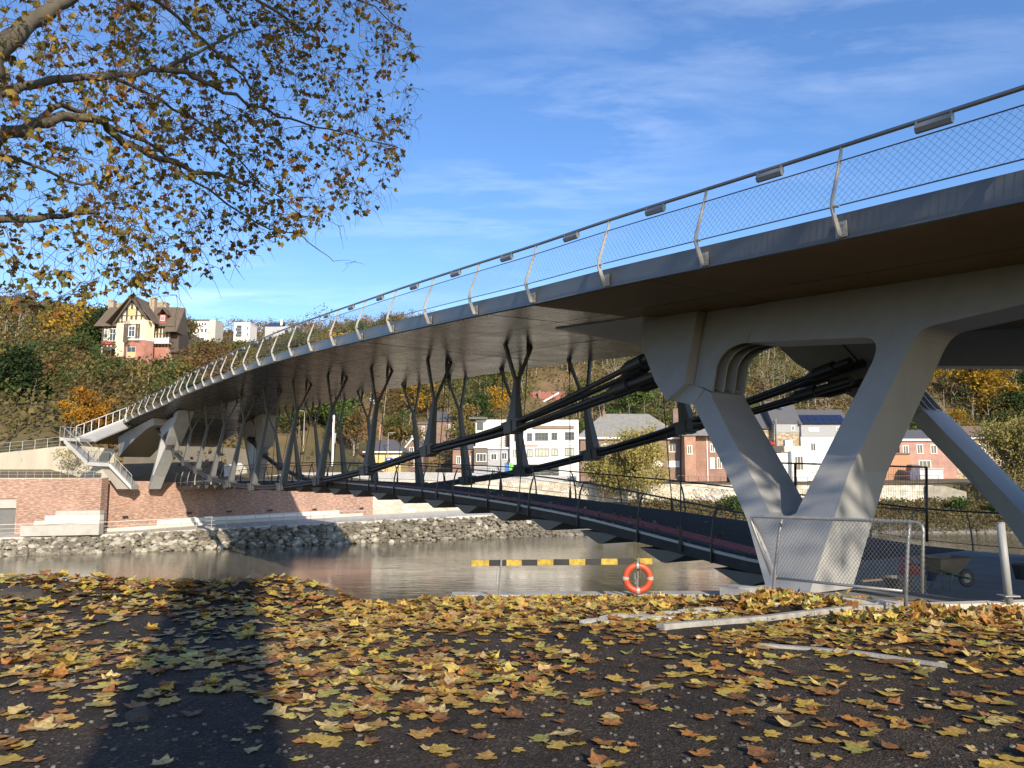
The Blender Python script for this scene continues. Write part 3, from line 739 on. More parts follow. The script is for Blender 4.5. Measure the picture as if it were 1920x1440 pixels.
# kerbstones and edging lying in the leaves -----------------------------
kp = [(1238, 1193), (1330, 1180), (1432, 1167), (1520, 1155), (1612, 1143), (1692, 1132)]
for i in range(5):
    a = on_z(*kp[i], -1.66 - .03 * i); b = on_z(*kp[i + 1], -1.66 - .03 * (i + 1))
    a.z = gz(a.x, a.y); b.z = gz(b.x, b.y)
    d = (b - a); L = d.length; d.normalize(); m_ = d.cross(UP).normalized()
    mb = MB(); w = .055
    rg = [[p + m_ * x + UP * z for x, z in ((-.055, -.1), (-.055, .045), (-.04, .06), (.04, .06), (.055, .045), (.055, -.1))] for p in (a + d * .006, b - d * .006)]
    mb.loft(rg); o = mb.build('kerbstone', mat('kerb_concrete', (.30, .29, .265), .9, .3, 6, bump=.4, bscale=30))
    tag(o, ['pale kerbstone nearest the camera, sunk in leaves', 'pale kerbstone second from the near end of the row', 'middle pale kerbstone of the row among the leaves', 'pale kerbstone second from the fence end of the row', 'pale kerbstone touching the foot of the fence post'][i], 'kerbstone', 'kerbstones lying in a row among the leaves')
a = on_z(1425, 1214, -1.62); b = on_z(1610, 1228, -1.62); c = on_z(1775, 1251, -1.62)
mb = MB(); pts = [a, b, c]
mb.loft([[p + Vector((-.01, -.03, gz(p.x, p.y) + 1.62 + .025)), p + Vector((.01, .03, gz(p.x, p.y) + 1.62 + .025)), p + Vector((.01, .03, gz(p.x, p.y) + 1.5)), p + Vector((-.01, -.03, gz(p.x, p.y) + 1.5))] for p in pts])
tag(mb.build('edging_strip', MATS['kerb_concrete']), 'thin pale concrete edging strip half hidden by leaves on the dark gravel', 'edging')
def rock_mesh(seed, sub=2, flat=.7):
    rr = random.Random(seed); m = MB(); m.sphere((0, 0, 0), 1, 8, 6)
    k = [Vector((rr.gauss(0, 1), rr.gauss(0, 1), rr.gauss(0, 1))).normalized() for _ in range(9)]; c = [rr.uniform(.55, .9) for _ in k]
    for i, v in enumerate(m.v):
        for kk, cc in zip(k, c):
            d = v.dot(kk)
            if d > cc: v = v - kk * (d - cc)
        v = v * (1 + .12 * mnoise.noise(v * 1.7 + Vector((seed, 0, 0)))); m.v[i] = Vector((v.x, v.y, v.z * flat))
    return m
rub = mat('rubble', (.42, .39, .33), .95, .25, 4, bump=.6)
for i, (px, py) in enumerate([(1130, 1168), (1165, 1160), (1215, 1160), (1262, 1152), (1305, 1148), (1345, 1146), (1390, 1140), (1432, 1133)]):
    r_ = ray(px, py); p = None
    for k in range(400):
        q = r_ * (8 + k * .02)
        if q.z < gz(q.x, q.y): p = q; break
    if p is None: continue
    m = rock_mesh(200 + i); s_ = R.uniform(.10, .2)
    m.v = [Vector((v.x * s_ * 1.9, v.y * s_, v.z * s_ * .55)) + p for v in m.v]
    o = m.build('concrete_lump', rub); tag(o, 'flat pale lump of spilt concrete among the leaves by the kerbstones', 'rubble', 'lumps of spilt concrete')
for i, (px, py, s_) in enumerate([(117, 1108, .13), (612, 1118, .15), (30, 1118, .22), (70, 1122, .16), (150, 1116, .12), (520, 1110, .1), (860+40, 1121, .06), (262, 1345, .12), (575, 1112, .12), (380, 1112, .10)]):
    r_ = ray(px, py); p = None
    for k in range(900):
        q = r_ * (3 + k * .012)
        if q.z < gz(q.x, q.y): p = q; break
    p = p or r_ * 11.0
    m = rock_mesh(40 + i); m.v = [Vector((v.x * s_ * 1.2, v.y * s_, v.z * s_)) + p for v in m.v]
    lab = ['rounded dark earth clod on the crest at far left', 'dark earth clod at the right end of the mound', 'big dark clod at the left edge of the picture', 'dark clod behind the leaves near the left edge', 'small clod beside the rounded one on the crest', 'low clod in the middle of the crest', 'clod by the foot of the barrier post', 'dark clod lying alone in the foreground shade', 'clod just left of the mound end', 'small clod in the shaded part of the crest'][i]
    tag(m.build('earth_clod', mat('dark_earth', (.05, .042, .034), .95, .3, 6, bump=.8)), lab, 'clod', 'clods of earth along the bank')

# things under the bridge ------------------------------------------------
def stand(px, py, z=-1.83): return on_z(px, py, z)
wb_o = stand(1772, 1104, -1.93); sc = .92
wb = thing('wheelbarrow', 'dirty green wheelbarrow standing on the paving behind the fence', 'wheelbarrow', wb_o)
ex = Vector((.97, .25, 0)).normalized(); ey = Vector((-.25, .97, 0)).normalized()
def wl_(x, y, z): return wb_o + (ex * x + ey * y) * sc + UP * z * sc
GRN = mat('barrow_green', (.06, .085, .05), .6, .3, 5); MUD = mat('barrow_mud', (.17, .15, .115), .9, .3, 4)
mb = MB()
def ringb(x0, x1, w, z): return [wl_(x0, -w, z), wl_(x1, -w * .8, z), wl_(x1, w * .8, z), wl_(x0, w, z)]
mb.loft([ringb(-.22, .22, .17, .30), ringb(-.34, .42, .29, .56), ringb(-.36, .44, .31, .58), ringb(-.32, .40, .27, .56), ringb(-.20, .20, .15, .33)], cap=False)
mb.add(ringb(-.20, .20, .15, .33), [(0, 1, 2, 3)]); mb.add(ringb(-.22, .22, .17, .30), [(0, 1, 2, 3)])
mb.build('tray', MUD, wb)
for y in (-1, 1):
    mb = MB(); mb.tube([wl_(-.72, .27 * y, .52), wl_(-.36, .24 * y, .40), wl_(.1, .15 * y, .27), wl_(.55, .05 * y, .17)], .017, 6); mb.build('handle', GRN, wb)
    mb = MB(); mb.tube([wl_(-.16, .19 * y, .33), wl_(-.26, .22 * y, .02), wl_(-.12, .22 * y, .0), wl_(.02, .17 * y, .28)], .014, 6); mb.build('leg', GRN, wb)
mb = MB(); c = wl_(.5, 0, .18)
rg = [[c + (ex * math.cos(a) + UP * math.sin(a)) * (.125 + .045 * math.cos(q)) * sc + ey * .045 * math.sin(q) for q in [k * .785 for k in range(8)]] for a in [i * 2 * math.pi / 18 for i in range(19)]]
mb.loft(rg, cap=False); wh = mb.build('wheel', mat('tyre', (.09, .085, .075), .9, .3, 5), wb, smooth=True)
mb = MB(); mb.loft([[c + (ex * math.cos(a) + UP * math.sin(a)) * .085 + ey * y for a in [i * .628 for i in range(10)]] for y in (-.02, .02)]); mb.build('rim', GALV, wh)
def tub(name, label, px, py, z, r0, r1, h, m, cat='bucket'):
    c = stand(px, py, z); mb = MB()
    rg = []
    for rr_, zz_ in ((r0 * .2, 0), (r0, 0), (r1, h), (r1 * 1.06, h), (r1 * 1.06, h + .02), (r1 * .93, h + .02), (r0 * .93, .03)):
        rg.append([c + Vector((math.cos(a) * rr_, math.sin(a) * rr_, zz_)) for a in [i * 2 * math.pi / 16 for i in range(16)]])
    mb.loft(rg); return tag(mb.build(name, m, smooth=False), label, cat)
BKP = mat('black_plastic', (.025, .025, .027), .5, .2, 5)
tub('mortar_tub', 'black mortar tub behind the chain link mesh beside the pier foot', 1685, 1108, -1.87, .17, .24, .2, BKP, 'tub')
tub('rubbish_bucket', 'black bucket at the right edge of the picture under the bridge', 1918, 1086, -1.95, .12, .17, .26, BKP)
tub('small_bucket', 'small dark blue bucket beside the wheelbarrow', 1742, 1088, -1.98, .12, .15, .24, mat('blue_plastic', (.03, .04, .10), .5, .2, 5))
c = stand(1706, 1079, -1.98)
saw = thing('power_tool', 'red petrol power tool standing on the paving behind the fence', 'power tool', c)
REDP = mat('tool_red', (.42, .03, .025), .45, .15, 6)
mb = MB(); mb.loft([[c + Vector((x, y, z)) for x, y, z in ((-.15*k, -.1*k, h), (.15*k, -.1*k, h), (.15*k, .1*k, h), (-.15*k, .1*k, h))] for k, h in ((1, .02), (1.05, .1), (.85, .2), (.5, .24))]); mb.build('housing', REDP, saw)
mb = MB(); mb.tube([c + Vector((-.14, 0, .15)), c + Vector((-.2, 0, .3)), c + Vector((0, 0, .36)), c + Vector((.12, 0, .2))], .015, 6); mb.build('handle', REDP, saw)
mb = MB(); mb.loft([[c + Vector((.22 + .12 * math.cos(a), y, .13 + .12 * math.sin(a))) for a in [i * .5236 for i in range(12)]] for y in (-.02, .02)]); mb.build('blade_guard', BKP, saw)
a = at(1891, 1117, 10.75); b = at(1876, 981, 10.75)
pst = thing('steel_post', 'plain pale grey steel tube post at right, leaning slightly, beyond the fence', 'post', a)
tube_thing('shaft', STEEL, pst, [a - UP * .1, b], .052, 14); tube_thing('cap', STEEL, pst, [b, b + UP * .012], .055, 14)
c = a + Vector((0, 0, .005)); mb = MB(); mb.box(c, (.2, .2, .015)); mb.build('base_plate', GALV, pst)
mb = MB(); c = stand(1650, 1092, -1.87); mb.box(c + UP * .05, (.9, .05, .03), Vector((.9, .43, 0)).normalized(), Vector((-.43, .9, 0)).normalized(), UP); tag(mb.build('timber_batten', mat('batten', (.2, .13, .08), .8, .2, 5)), 'brown timber batten lying beside the mortar tub', 'batten')
# tall site fence behind the walkway
YF = 20.6
sf = thing('site_fence', 'tall dark mesh site fence on slim posts seen through the V shaped pier', 'fence', at(1738, 1014, YF))
for px in (1460, 1492, 1565, 1738):
    tube_thing('post', DARKRAIL, sf, [at(px, 1016, YF), at(px - 1, 868 + 8 * (px - 1460) / 278, YF)], .035 if px in (1492, 1738) else .02, 6)
tube_thing('top_rail', DARKRAIL, sf, [at(1459, 868, YF), at(1738, 876, YF)], .025, 6)
tube_thing('middle_rail', DARKRAIL, sf, [at(1459, 938, YF), at(1738, 958, YF)], .02, 6)
mb = MB()
for i in range(62):
    px = 1460 + i * 4.48; mb.tube([at(px, 1014, YF), at(px, 868 + 8 * i / 62, YF)], .0035, 3, cap=False)
for k in range(9):
    f = k / 9; mb.tube([at(1459, 868 + f * 146, YF), at(1738, 876 + f * 139, YF)], .0035, 3, cap=False)
mb.build('wire_mesh', DARKRAIL, sf)

# ------------------------------------------------------------------ FAR BANK
def px_of(X, Y): return 960 + F_PX * X / Y
def X_at(px, Y): return (px - 960) / F_PX * Y
water_px = [(-420, 1066), (-80, 1047), (0, 1043), (340, 1032), (640, 1020), (1010, 1005), (1300, 1001), (1750, 1000), (2000, 998), (2500, 996)]
prom_px = [(-420, 1020), (-80, 1011), (0, 1008), (200, 1002), (345, 994), (500, 986), (690, 977), (900, 966), (1010, 964), (1300, 960)]
WAT = [on_z(x, y, ZW) for x, y in water_px]
def polyY(pts, px):       # depth of a bank line seen in direction px
    for a, b in zip(pts[:-1], pts[1:]):
        pa, pb = px_of(a.x, a.y), px_of(b.x, b.y)
        if px <= pb or b is pts[-1]:
            f = (px - pa) / (pb - pa); return a.y + (b.y - a.y) * f
PRM = [at(x, y, polyY(WAT, x) + 2.2) for x, y in prom_px]
def zp(px): return lerp_tab(px, [px_of(p.x, p.y) for p in PRM], [p.z for p in PRM])
wallL = [(-420, 63), (-60, 69), (197, 72.3)]; wallR = [(197, 74.2), (290, 76.5), (690, 92), (905, 102)]
def wY(px):
    T = wallL if px <= 197 else wallR
    if px > 905: return lerp_tab(px, [905, 1000, 1300, 1750, 2000, 2600], [102, 103, 103, 104, 106, 110])
    return lerp_tab(px, [q[0] for q in T], [q[1] for q in T])
BRV = Vector((X_at(690, 92) - X_at(197, 74.2), 92 - 74.2, 0)).normalized()
BRICKQ = brick_mat('quay_brick', (.36, .205, .15), (.25, .13, .098), (.33, .27, .22), BRV, .24, .075, .35, patch=(.50, .385, .30))
def wall_strip(px0, px1, ztop0, ztop1, zbot, th, n=14):
    mb = MB(); rg = []
    for i in range(n + 1):
        px = px0 + (px1 - px0) * i / n; Y = wY(px); zt = ztop0 + (ztop1 - ztop0) * i / n
        p = Vector((X_at(px, Y), Y, 0)); q = Vector((X_at(px, Y), Y + th, 0))
        rg.append([p + UP * zbot, p + UP * zt, q + UP * zt, q + UP * zbot])
    mb.loft(rg); return mb
# left brick wall with the underpass opening
lw = thing('brick_wall', 'mottled red brick quay wall left of the stairs with a dark underpass opening', 'wall', (X_at(100, 70), 70, ZP))
for nm, a, b, zt, zb_ in (('wall', -420, -3, -.36, ZP - .3), ('wall', 41, 197, -.36, ZP - .3), ('lintel', -3, 41, -.36, -2.15)):
    wall_strip(a, b, zt, zt, zb_, 1.2, 6).build(nm, BRICKQ, lw)
wall_strip(-420, 198, -.30, -.30, -.36, 1.3, 8).build('coping', CONCP, lw)
mb = MB(); a = Vector((X_at(-3, wY(-3)), wY(-3) + .42, 0)); b = Vector((X_at(41, wY(41)), wY(41) + .42, 0)); mb.prism([a + UP * -2.1, b + UP * -2.1, b + UP * -5.4, a + UP * -5.4], (0, .1, 0))
mb.build('underpass_door', mat('door_grey', (.12, .12, .12), .5, .15, 2), lw)
mb = MB(); a = Vector((X_at(-3, wY(-3)), wY(-3) + .15, 0)); b = Vector((X_at(41, wY(41)), wY(41) + .15, 0)); mb.prism([a + UP * -2.15, b + UP * -2.15, b + UP * -3.0, a + UP * -3.0], (0, .15, 0)); mb.build('lintel_beam', CONC, lw)
rw = thing('brick_wall', 'mottled red brick quay wall under the far end of the bridge, half in its shadow', 'wall', (X_at(500, 84), 84, ZP))
wall_strip(198, 905, -.55, -1.45, ZP - .3, 1.0, 24).build('wall', BRICKQ, rw)
wall_strip(196, 905, -.49, -1.39, -.56, 1.15, 24) 
mb = MB()
for px, py in ((235, 969), (355, 962), (430, 959), (507, 957), (590, 955), (678, 953)):
    Y = wY(px); p = at(px, py, Y); mb.box(p, (.5, .06, .18), BRV, Vector((-BRV.y, BRV.x, 0)), UP)
mb.build('drain_slot', BLK, rw)
# promenade, rip-rap bed
mb = MB(); rg = []
for i in range(36):
    px = -420 + i * 40; Y = wY(px); Yp = polyY(PRM, px); Yw = polyY(WAT, px)
    if px > 905: Y = max(Y, Yp + .5)
    rg.append([Vector((X_at(px, Yp), Yp, zp(px) - .35)), Vector((X_at(px, Yp), Yp, zp(px))), Vector((X_at(px, Y + 2), Y + 2, zp(px) + .02))])
mb.loft(rg, closed=False, cap=False); tag(mb.build('promenade', CONCP), kind='structure')
mb = MB(); rg = []
for i in range(100):
    px = -420 + i * 30; f_ = smooth(940, 1120, px); Yp = polyY(PRM, min(px, 1100)) * (1 - f_) + (wY(px) - .2) * f_; Yw = polyY(WAT, px); zt = zp(min(px, 1100)) - .22 + (1.05 * f_)
    rg.append([Vector((X_at(px, Yw - 1.5), Yw - 1.5, ZW - .9)), Vector((X_at(px, Yw + .6), Yw + .6, ZW + .2)), Vector((X_at(px, Yp + .1), Yp + .1, zt))])
mb.loft(rg, closed=False, cap=False); tag(mb.build('river_bank', mat('bank_earth', (.20, .18, .145), .95, .3, 1.5, bump=.6)), kind='structure')
ROCKM = foliage('bank_rock', [(.25, (.15, .135, .105)), (.5, (.29, .265, .21)), (.75, (.44, .41, .34))], .8, 0.0, .5)
rocks = []
for sd in range(8): rocks.append(rock_mesh(500 + sd, flat=.75).mesh('rock', mats=ROCKM))
cand = []
px = -60.0
while px < 1090:
    Yp, Yw = polyY(PRM, px), polyY(WAT, px)
    rows = 10 if px < 560 else 14
    for k in range(rows):
        f = (k + R.uniform(-.55, .55)) / (rows - 1); f_ = smooth(940, 1120, px); Yp2 = Yp * (1 - f_) + (wY(px) - .4) * f_; Y = Yw + (Yp2 - Yw) * f - .25
        cand.append((px + R.uniform(-9, 9), Y, ZW + .05 + (zp(min(px, 1100)) - .28 + 1.0 * f_ - ZW) * f, R.choice([.12, .15, .19, .23, .27, .34]) * R.uniform(.85, 1.15)))
    px += R.uniform(4.2, 6.2) if px < 560 else R.uniform(4, 5.4)
cand.sort(key=lambda q: -q[3] / q[1])
rest = MB()
for i, (px, Y, z, sz) in enumerate(cand):
    loc = Vector((X_at(px, Y), Y, z)); rz = R.uniform(0, 6.28)
    if i < 300 and 0 <= px < 1000:
        o = bpy.data.objects.new('boulder', rocks[i % 8]); COL.objects.link(o); o.location = loc; o.rotation_euler = (R.uniform(-.4, .4), R.uniform(-.4, .4), rz); o.scale = (sz * 1.25, sz, sz)
        tag(o, 'pale grey boulder in the rock bank along the far edge of the river', 'boulder', 'boulders lining the far river bank')
    else:
        m = rock_mesh(i); c, s_ = math.cos(rz), math.sin(rz)
        rest.add([Vector(((v.x * c - v.y * s_) * sz * 1.2, (v.x * s_ + v.y * c) * sz, v.z * sz)) + loc for v in m.v], m.f)
tag(rest.build('rock_armour', ROCKM), 'smaller rocks filling the stone bank along the far water edge', 'rocks', kind='stuff')
# seating steps and benches on the promenade
st_ = thing('seating_steps', 'stepped concrete seating against the brick wall beside the underpass', 'steps', (X_at(130, 70), 70, ZP))
for i, (x0, x1, y0, y1, dy) in enumerate([(52, 197, 986, 996, 2.9), (76, 197, 977, 987, 2.1), (96, 197, 967.5, 978, 1.3), (115, 197, 958, 968.5, .5)]):
    Y0 = wY(x0); Y1 = wY(197)
    a = Vector((X_at(x0, Y0 - dy), Y0 - dy, 0)); b = Vector((X_at(x1, Y1 - dy), Y1 - dy, 0)); zt = at(x0, y0, Y0 - dy).z
    mb = MB(); mb.prism([a + UP * ZP, b + UP * ZP, b + UP * zt, a + UP * zt], (0, .78, 0)); mb.build('tier', WHITE if i == 2 else CONCP if i == 1 else CONC, st_)
for lab, x0, x1, y, dy, zt, m in [('long low white bench tier under the far end of the bridge', 205, 684, 1, 1.5, .32, CONCP), ('long white raised seat against the brick wall below the bridge', 304, 640, 1, .6, .70, WHITE)]:
    mb = MB(); rg = []
    for i in range(13):
        px = x0 + (x1 - x0) * i / 12; Y = wY(px) - dy
        rg.append([Vector((X_at(px, Y), Y, zp(px))), Vector((X_at(px, Y), Y, zp(px) + zt)), Vector((X_at(px, Y) - .3, Y + .6, zp(px) + zt)), Vector((X_at(px, Y) - .3, Y + .6, zp(px)))])
    mb.loft(rg); tag(mb.build('bench', m), lab, 'bench')
def railing(name, label, pts, h, mat_, npost, bars=(1.0, .55), r=.022, pr=.028, group=None, infill=0):
    """pts = foot line (Vectors); posts, rails, optional thin bars"""
    rt = thing(name, label, 'railing', pts[0], group)
    Ls = [0]
    for a, b in zip(pts[:-1], pts[1:]): Ls.append(Ls[-1] + (b - a).length)
    def P_(u):
        d = u * Ls[-1]
        for i in range(len(pts) - 1):
            if d <= Ls[i + 1] + 1e-6: return pts[i].lerp(pts[i + 1], (d - Ls[i]) / max(1e-6, Ls[i + 1] - Ls[i]))
    for i in range(npost + 1):
        mb = MB(); mb.tube([P_(i / npost) - UP * .05, P_(i / npost) + UP * h], pr, 5); mb.build('post', mat_, rt)
    for j, bh in enumerate(bars):
        mb = MB(); mb.tube([P_(k / 24) + UP * h * bh for k in range(25)], r if j == 0 else r * .6, 5); mb.build('rail', mat_, rt)
    if infill:
        mb = MB()
        for i in range(infill + 1): mb.tube([P_(i / infill) + UP * .08, P_(i / infill) + UP * h], .009, 3, cap=False)
        mb.build('infill_bars', mat_, rt)
    return rt
railing('promenade_railing', 'thin galvanised railing along the edge of the promenade above the rocks', [Vector((X_at(px, polyY(PRM, px) + .25), polyY(PRM, px) + .25, zp(px))) for px in range(-60, 900, 40)], 1.08, GALV, 34, (1.0, .66, .33), .02, .025)

# ------------------------------------------------------------------ HILLSIDE
def prof(T, y): return lerp_tab(y, [q[0] for q in T], [q[1] for q in T])
TL = [(60, -.5), (74, -.45), (84, .8), (92, 4), (100, 8.5), (145, 20), (165, 28), (200, 40), (260, 52), (360, 70), (560, 92), (900, 60)]
TLB = [(60, -.5), (74, -.6), (96, -.8), (106, .5), (122, 9), (145, 18), (180, 26.5), (250, 40), (360, 61), (440, 78), (520, 99), (600, 108), (900, 60)]
TC = [(60, -.7), (96, -.9), (140, -.9), (150, 1.5), (165, 10), (200, 26), (250, 42), (360, 66), (440, 83), (520, 104), (600, 110), (900, 70)]
TR = [(60, -.9), (104, -1.3), (147, -1.2), (158, 2), (175, 11), (210, 30), (260, 52), (360, 80), (480, 104), (600, 112), (900, 70)]
TLX = [(60, -.5), (74, -.6), (99, -.8), (105, 4.5), (112, 11), (145, 20), (165, 28), (200, 40), (260, 52), (360, 70), (560, 92), (900, 60)]
def hz(px, Y):
    fx = smooth(110, 175, px)
    a, b2, b, c = prof(TL, Y) * (1 - fx) + prof(TLX, Y) * fx, prof(TLB, Y), prof(TC, Y), prof(TR, Y)
    if px < 300: z = a
    elif px < 420: f = smooth(300, 420, px); z = a * (1 - f) + b2 * f
    elif px < 560: z = b2
    elif px < 760: f = smooth(560, 760, px); z = b2 * (1 - f) + b * f
    elif px < 900: z = b
    else: f = smooth(900, 1150, px); z = b * (1 - f) + c * f
    w = smooth(105, 130, Y)
    return z + w * (1.3 * nz(X_at(px, Y), Y, .035, 3) + .5 * nz(X_at(px, Y), Y, .12, 8))
HILLM = foliage('hill_ground', [(.3, (0.058, 0.065, 0.029)), (.5, (0.130, 0.101, 0.049)), (.7, (0.208, 0.143, 0.078))], .09, 0.0, 0)
mb = MB(); pxs = [-700 + 40 * i for i in range(90)]; ysr = [0, .01, 4, 8, 12, 16, 20, 24, 28, 32, 37, 42, 48, 54, 60, 66, 73, 80, 88, 98, 110, 125, 145, 170, 200, 240, 290, 340, 400, 460, 520, 620, 820]
for y in ysr:
    for px in pxs:
        Y0 = wY(px) + .6; Y = Y0 + y
        zz_ = hz(px, Y)
        if y == 0: zz_ = -6.0
        mb.v.append(Vector((X_at(px, Y), Y, zz_)))
np_ = len(pxs)
for j in range(len(ysr) - 1):
    for i in range(np_ - 1): mb.f.append([j*np_+i, j*np_+i+1, (j+1)*np_+i+1, (j+1)*np_+i]); mb.c.append(None)
tag(mb.build('hillside', HILLM, smooth=True), kind='structure')
def zat(px, Y): return hz(px, Y)

# far-bank road level: pale road parapet, stone river wall, ramp walls
def far_wall(name, label, top, zb_, Yf, th, m, cat='wall', cop=None):
    mb = MB(); rg = []
    for px, py in top:
        Y = Yf(px); p = at(px, py, Y); q = p + Vector((0, th, 0)); rg.append([Vector((p.x, p.y, zb_)), p, q, Vector((q.x, q.y, zb_))])
    mb.loft(rg); o = mb.build(name, m); return tag(o, label, cat)
def stone_mat(name, c0, c1, c2, sc=1.6):
    m, n, l, p = newmat(name)
    t = n.new('ShaderNodeTexCoord'); a = n.new('ShaderNodeMapping'); a.inputs['Scale'].default_value = (1, .2, 1.7); l.new(t.outputs['Object'], a.inputs[0])
    v = n.new('ShaderNodeTexVoronoi'); v.inputs['Scale'].default_value = sc; l.new(a.outputs[0], v.inputs['Vector'])
    v2 = n.new('ShaderNodeTexVoronoi'); v2.feature = 'DISTANCE_TO_EDGE'; v2.inputs['Scale'].default_value = sc; l.new(a.outputs[0], v2.inputs['Vector'])
    cr = ramp(n, [(.2, c0), (.5, c1), (.8, c2)]); l.new(v.outputs['Color'], cr.inputs[0])
    mr = n.new('ShaderNodeMapRange'); mr.inputs[1].default_value = 0; mr.inputs[2].default_value = .05; mr.inputs[3].default_value = .6; mr.inputs[4].default_value = 1; l.new(v2.outputs['Distance'], mr.inputs[0])
    mul = n.new('ShaderNodeMixRGB'); mul.blend_type = 'MULTIPLY'; mul.inputs[0].default_value = 1; l.new(cr.outputs[0], mul.inputs[1]); l.new(mr.outputs[0], mul.inputs[2])
    l.new(mul.outputs[0], p.inputs['Base Color']); p.inputs['Roughness'].default_value = .9
    b = n.new('ShaderNodeBump'); b.inputs['Strength'].default_value = .5; b.inputs['Distance'].default_value = .05; l.new(v2.outputs['Distance'], b.inputs['Height']); l.new(b.outputs[0], p.inputs['Normal'])
    return m
STONEW = stone_mat('river_wall_stone', (.42, .38, .30), (.55, .50, .40), (.64, .59, .49), 1.4)
RUBST = stone_mat('house_stone', (.22, .17, .11), (.36, .28, .18), (.46, .38, .27), 2.6)
rv = far_wall('river_wall', 'long pale stone river wall with faded graffiti on the far bank beyond the walkway', [(700, 901), (905, 901), (1000, 902), (1180, 906), (1400, 910), (1750, 910)], -5.6, wY, .8, STONEW)
far_wall('abutment_wall', 'weathered grey concrete wing wall at the right end of the pale river wall', [(1738, 911), (1770, 911), (1812, 922)], -5.6, lambda px: wY(px) - .6 - (px - 1738) * .01, 1.6, mat('old_concrete', (.27, .25, .21), .9, .3, 1.2, bump=.5))
far_wall('road_parapet', 'light grey road parapet on the far bank behind the walkway', [(455, 897), (560, 886), (760, 885), (905, 887), (1080, 893)], -1.6, lambda px: lerp_tab(px, [455, 905, 1080], [100, 107, 106.5]), .4, mat('parapet', (.42, .42, .42), .8, .15, .8))
# graffiti: loops of paint on the wall
def graffiti(px0, py0, w, h, n, cols, seed, parent):
    rr = random.Random(seed)
    for k in range(n):
        mb = MB(); pts = []; x = px0 + w * (k + .2) / n; y = py0
        ph = rr.uniform(0, 6)
        for i in range(16):
            q = i / 15 * 2 * math.pi * rr.choice([.8, 1.0])
            pts.append((x + w / n * (.55 * math.sin(q + ph) + .25 * q / 3), y + h * .5 * math.cos(q * 1.0 + ph * .5)))
        P3 = [at(a, b, wY(a) - .012) for a, b in pts]
        rs_l = [p + UP * .05 for p in P3]; rs_h = [p - UP * .05 for p in P3]
        mb.loft([[a, b] for a, b in zip(rs_l, rs_h)], closed=False, cap=False)
        c = cols[k % len(cols)]; mb.build('graffiti', mat('spray_%d' % (hash(c) % 9999), c, .7, .1, 2), parent)
graffiti(1300, 926, 75, 18, 7, [(.20, .22, .26), (.50, .50, .50), (.15, .16, .2)], 4, rv)
graffiti(1655, 930, 62, 16, 6, [(.25, .48, .62), (.40, .60, .68), (.6, .68, .7)], 8, rv)
graffiti(1215, 930, 60, 10, 4, [(.62, .52, .25), (.55, .5, .4)], 9, rv)
# concrete ramp wall at far left
far_wall('ramp_wall', 'tall beige concrete ramp wall at far left below the wooded hill', [(-300, 872), (0, 849), (60, 843), (108, 837), (150, 836), (215, 842)], -1.2, lambda px: 82.0, .7, RAMPC)
railing('ramp_railing', 'pale railing on top of the beige ramp wall at far left', [at(px, py, 82.2) for px, py in [(-100, 857), (0, 849), (60, 843), (112, 837)]], 1.0, POSTP, 9, (1.0, .6, .25), .03, .035)
railing('quay_railing', 'thin galvanised railing on top of the left brick wall', [Vector((X_at(px, wY(px) + .5), wY(px) + .5, -.3)) for px in (-60, 0, 60, 130, 196)], .62, GALV, 16, (1.0, .5), .012, .014, infill=60)
# abutment under the far end of the deck
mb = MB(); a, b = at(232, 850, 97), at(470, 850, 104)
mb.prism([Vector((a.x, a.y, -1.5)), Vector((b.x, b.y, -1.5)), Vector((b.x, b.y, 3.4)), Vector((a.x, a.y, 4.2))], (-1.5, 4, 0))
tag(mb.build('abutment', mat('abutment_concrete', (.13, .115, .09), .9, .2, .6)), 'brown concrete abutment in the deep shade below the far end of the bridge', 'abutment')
mb = MB(); P1, P2, P3 = at(432, 868, 103), at(525, 884, 110), at(430, 892, 103)
mb.prism([at(420, 872, 100), at(490, 862, 108), at(545, 884, 112), at(545, 893, 112), at(420, 896, 100)], (0, 2.5, 0))
tag(mb.build('ramp_wall', CONCP), 'sunlit beige concrete side of the access ramp seen between the bridge struts', 'wall')

# ------------------------------------------------------------------ STAIRCASE at the far end
stair = thing('staircase', 'folded grey steel staircase leading from the far bridge end to the brick wall', 'staircase', tuple(at(205, 868, 73.5)))
STR = mat('stair_steel', (.44, .44, .42), .45, .1, 1.2, metal=.2); WB = mat('white_beam', (.72, .71, .67), .5, .05, 1)
def slab(name, a, b, w, th, m, parent=stair):
    d = b - a; mb = MB(); wv = Vector((0, 1, 0)) * w
    mb.loft([[p, p + wv, p + wv + UP * -th, p - UP * th] for p in (a, b)]); return mb.build(name, m, parent)
LA = at(120, 822, 73.0); LB = at(165, 866, 72.6); LC = at(205, 868, 72.4); LD_ = at(246, 911, 73.2); L0 = at(236, 787, 82.2); L1 = at(142, 824, 74.6)
mb = MB(); mb.loft([[p, p + Vector((.12, .25, 0)), p + Vector((.12, .25, -.42)), p - UP * .42] for p in (L1 + UP * .2, L0 + UP * .2)]); mb.build('walkway_beam', WB, stair)
mb = MB(); mb.loft([[p, p + Vector((.9, 1.6, 0)), p + Vector((.9, 1.6, -.15)), p - UP * .15] for p in (L1 + Vector((.1, .2, .02)), L0 + Vector((.1, .2, .02)))]); mb.build('walkway_deck', STR, stair)
slab('landing', at(112, 820, 73), at(150, 822, 73), 1.9, .3, STR); slab('upper_flight', LA, LB, 1.5, .42, STR); slab('landing', LB, LC, 1.6, .34, STR); slab('lower_flight', LC, LD_, 1.5, .34, STR)
mb = MB(); a, b, c, d = at(184, 869, 72.9), at(206, 873, 72.9), at(246, 917, 73.6), at(219, 917, 73.6); mb.prism([a, b, c, d], (0, 1.1, 0)); mb.build('support_wedge', mat('stair_support', (.36, .34, .30), .5, .1, 1), stair)
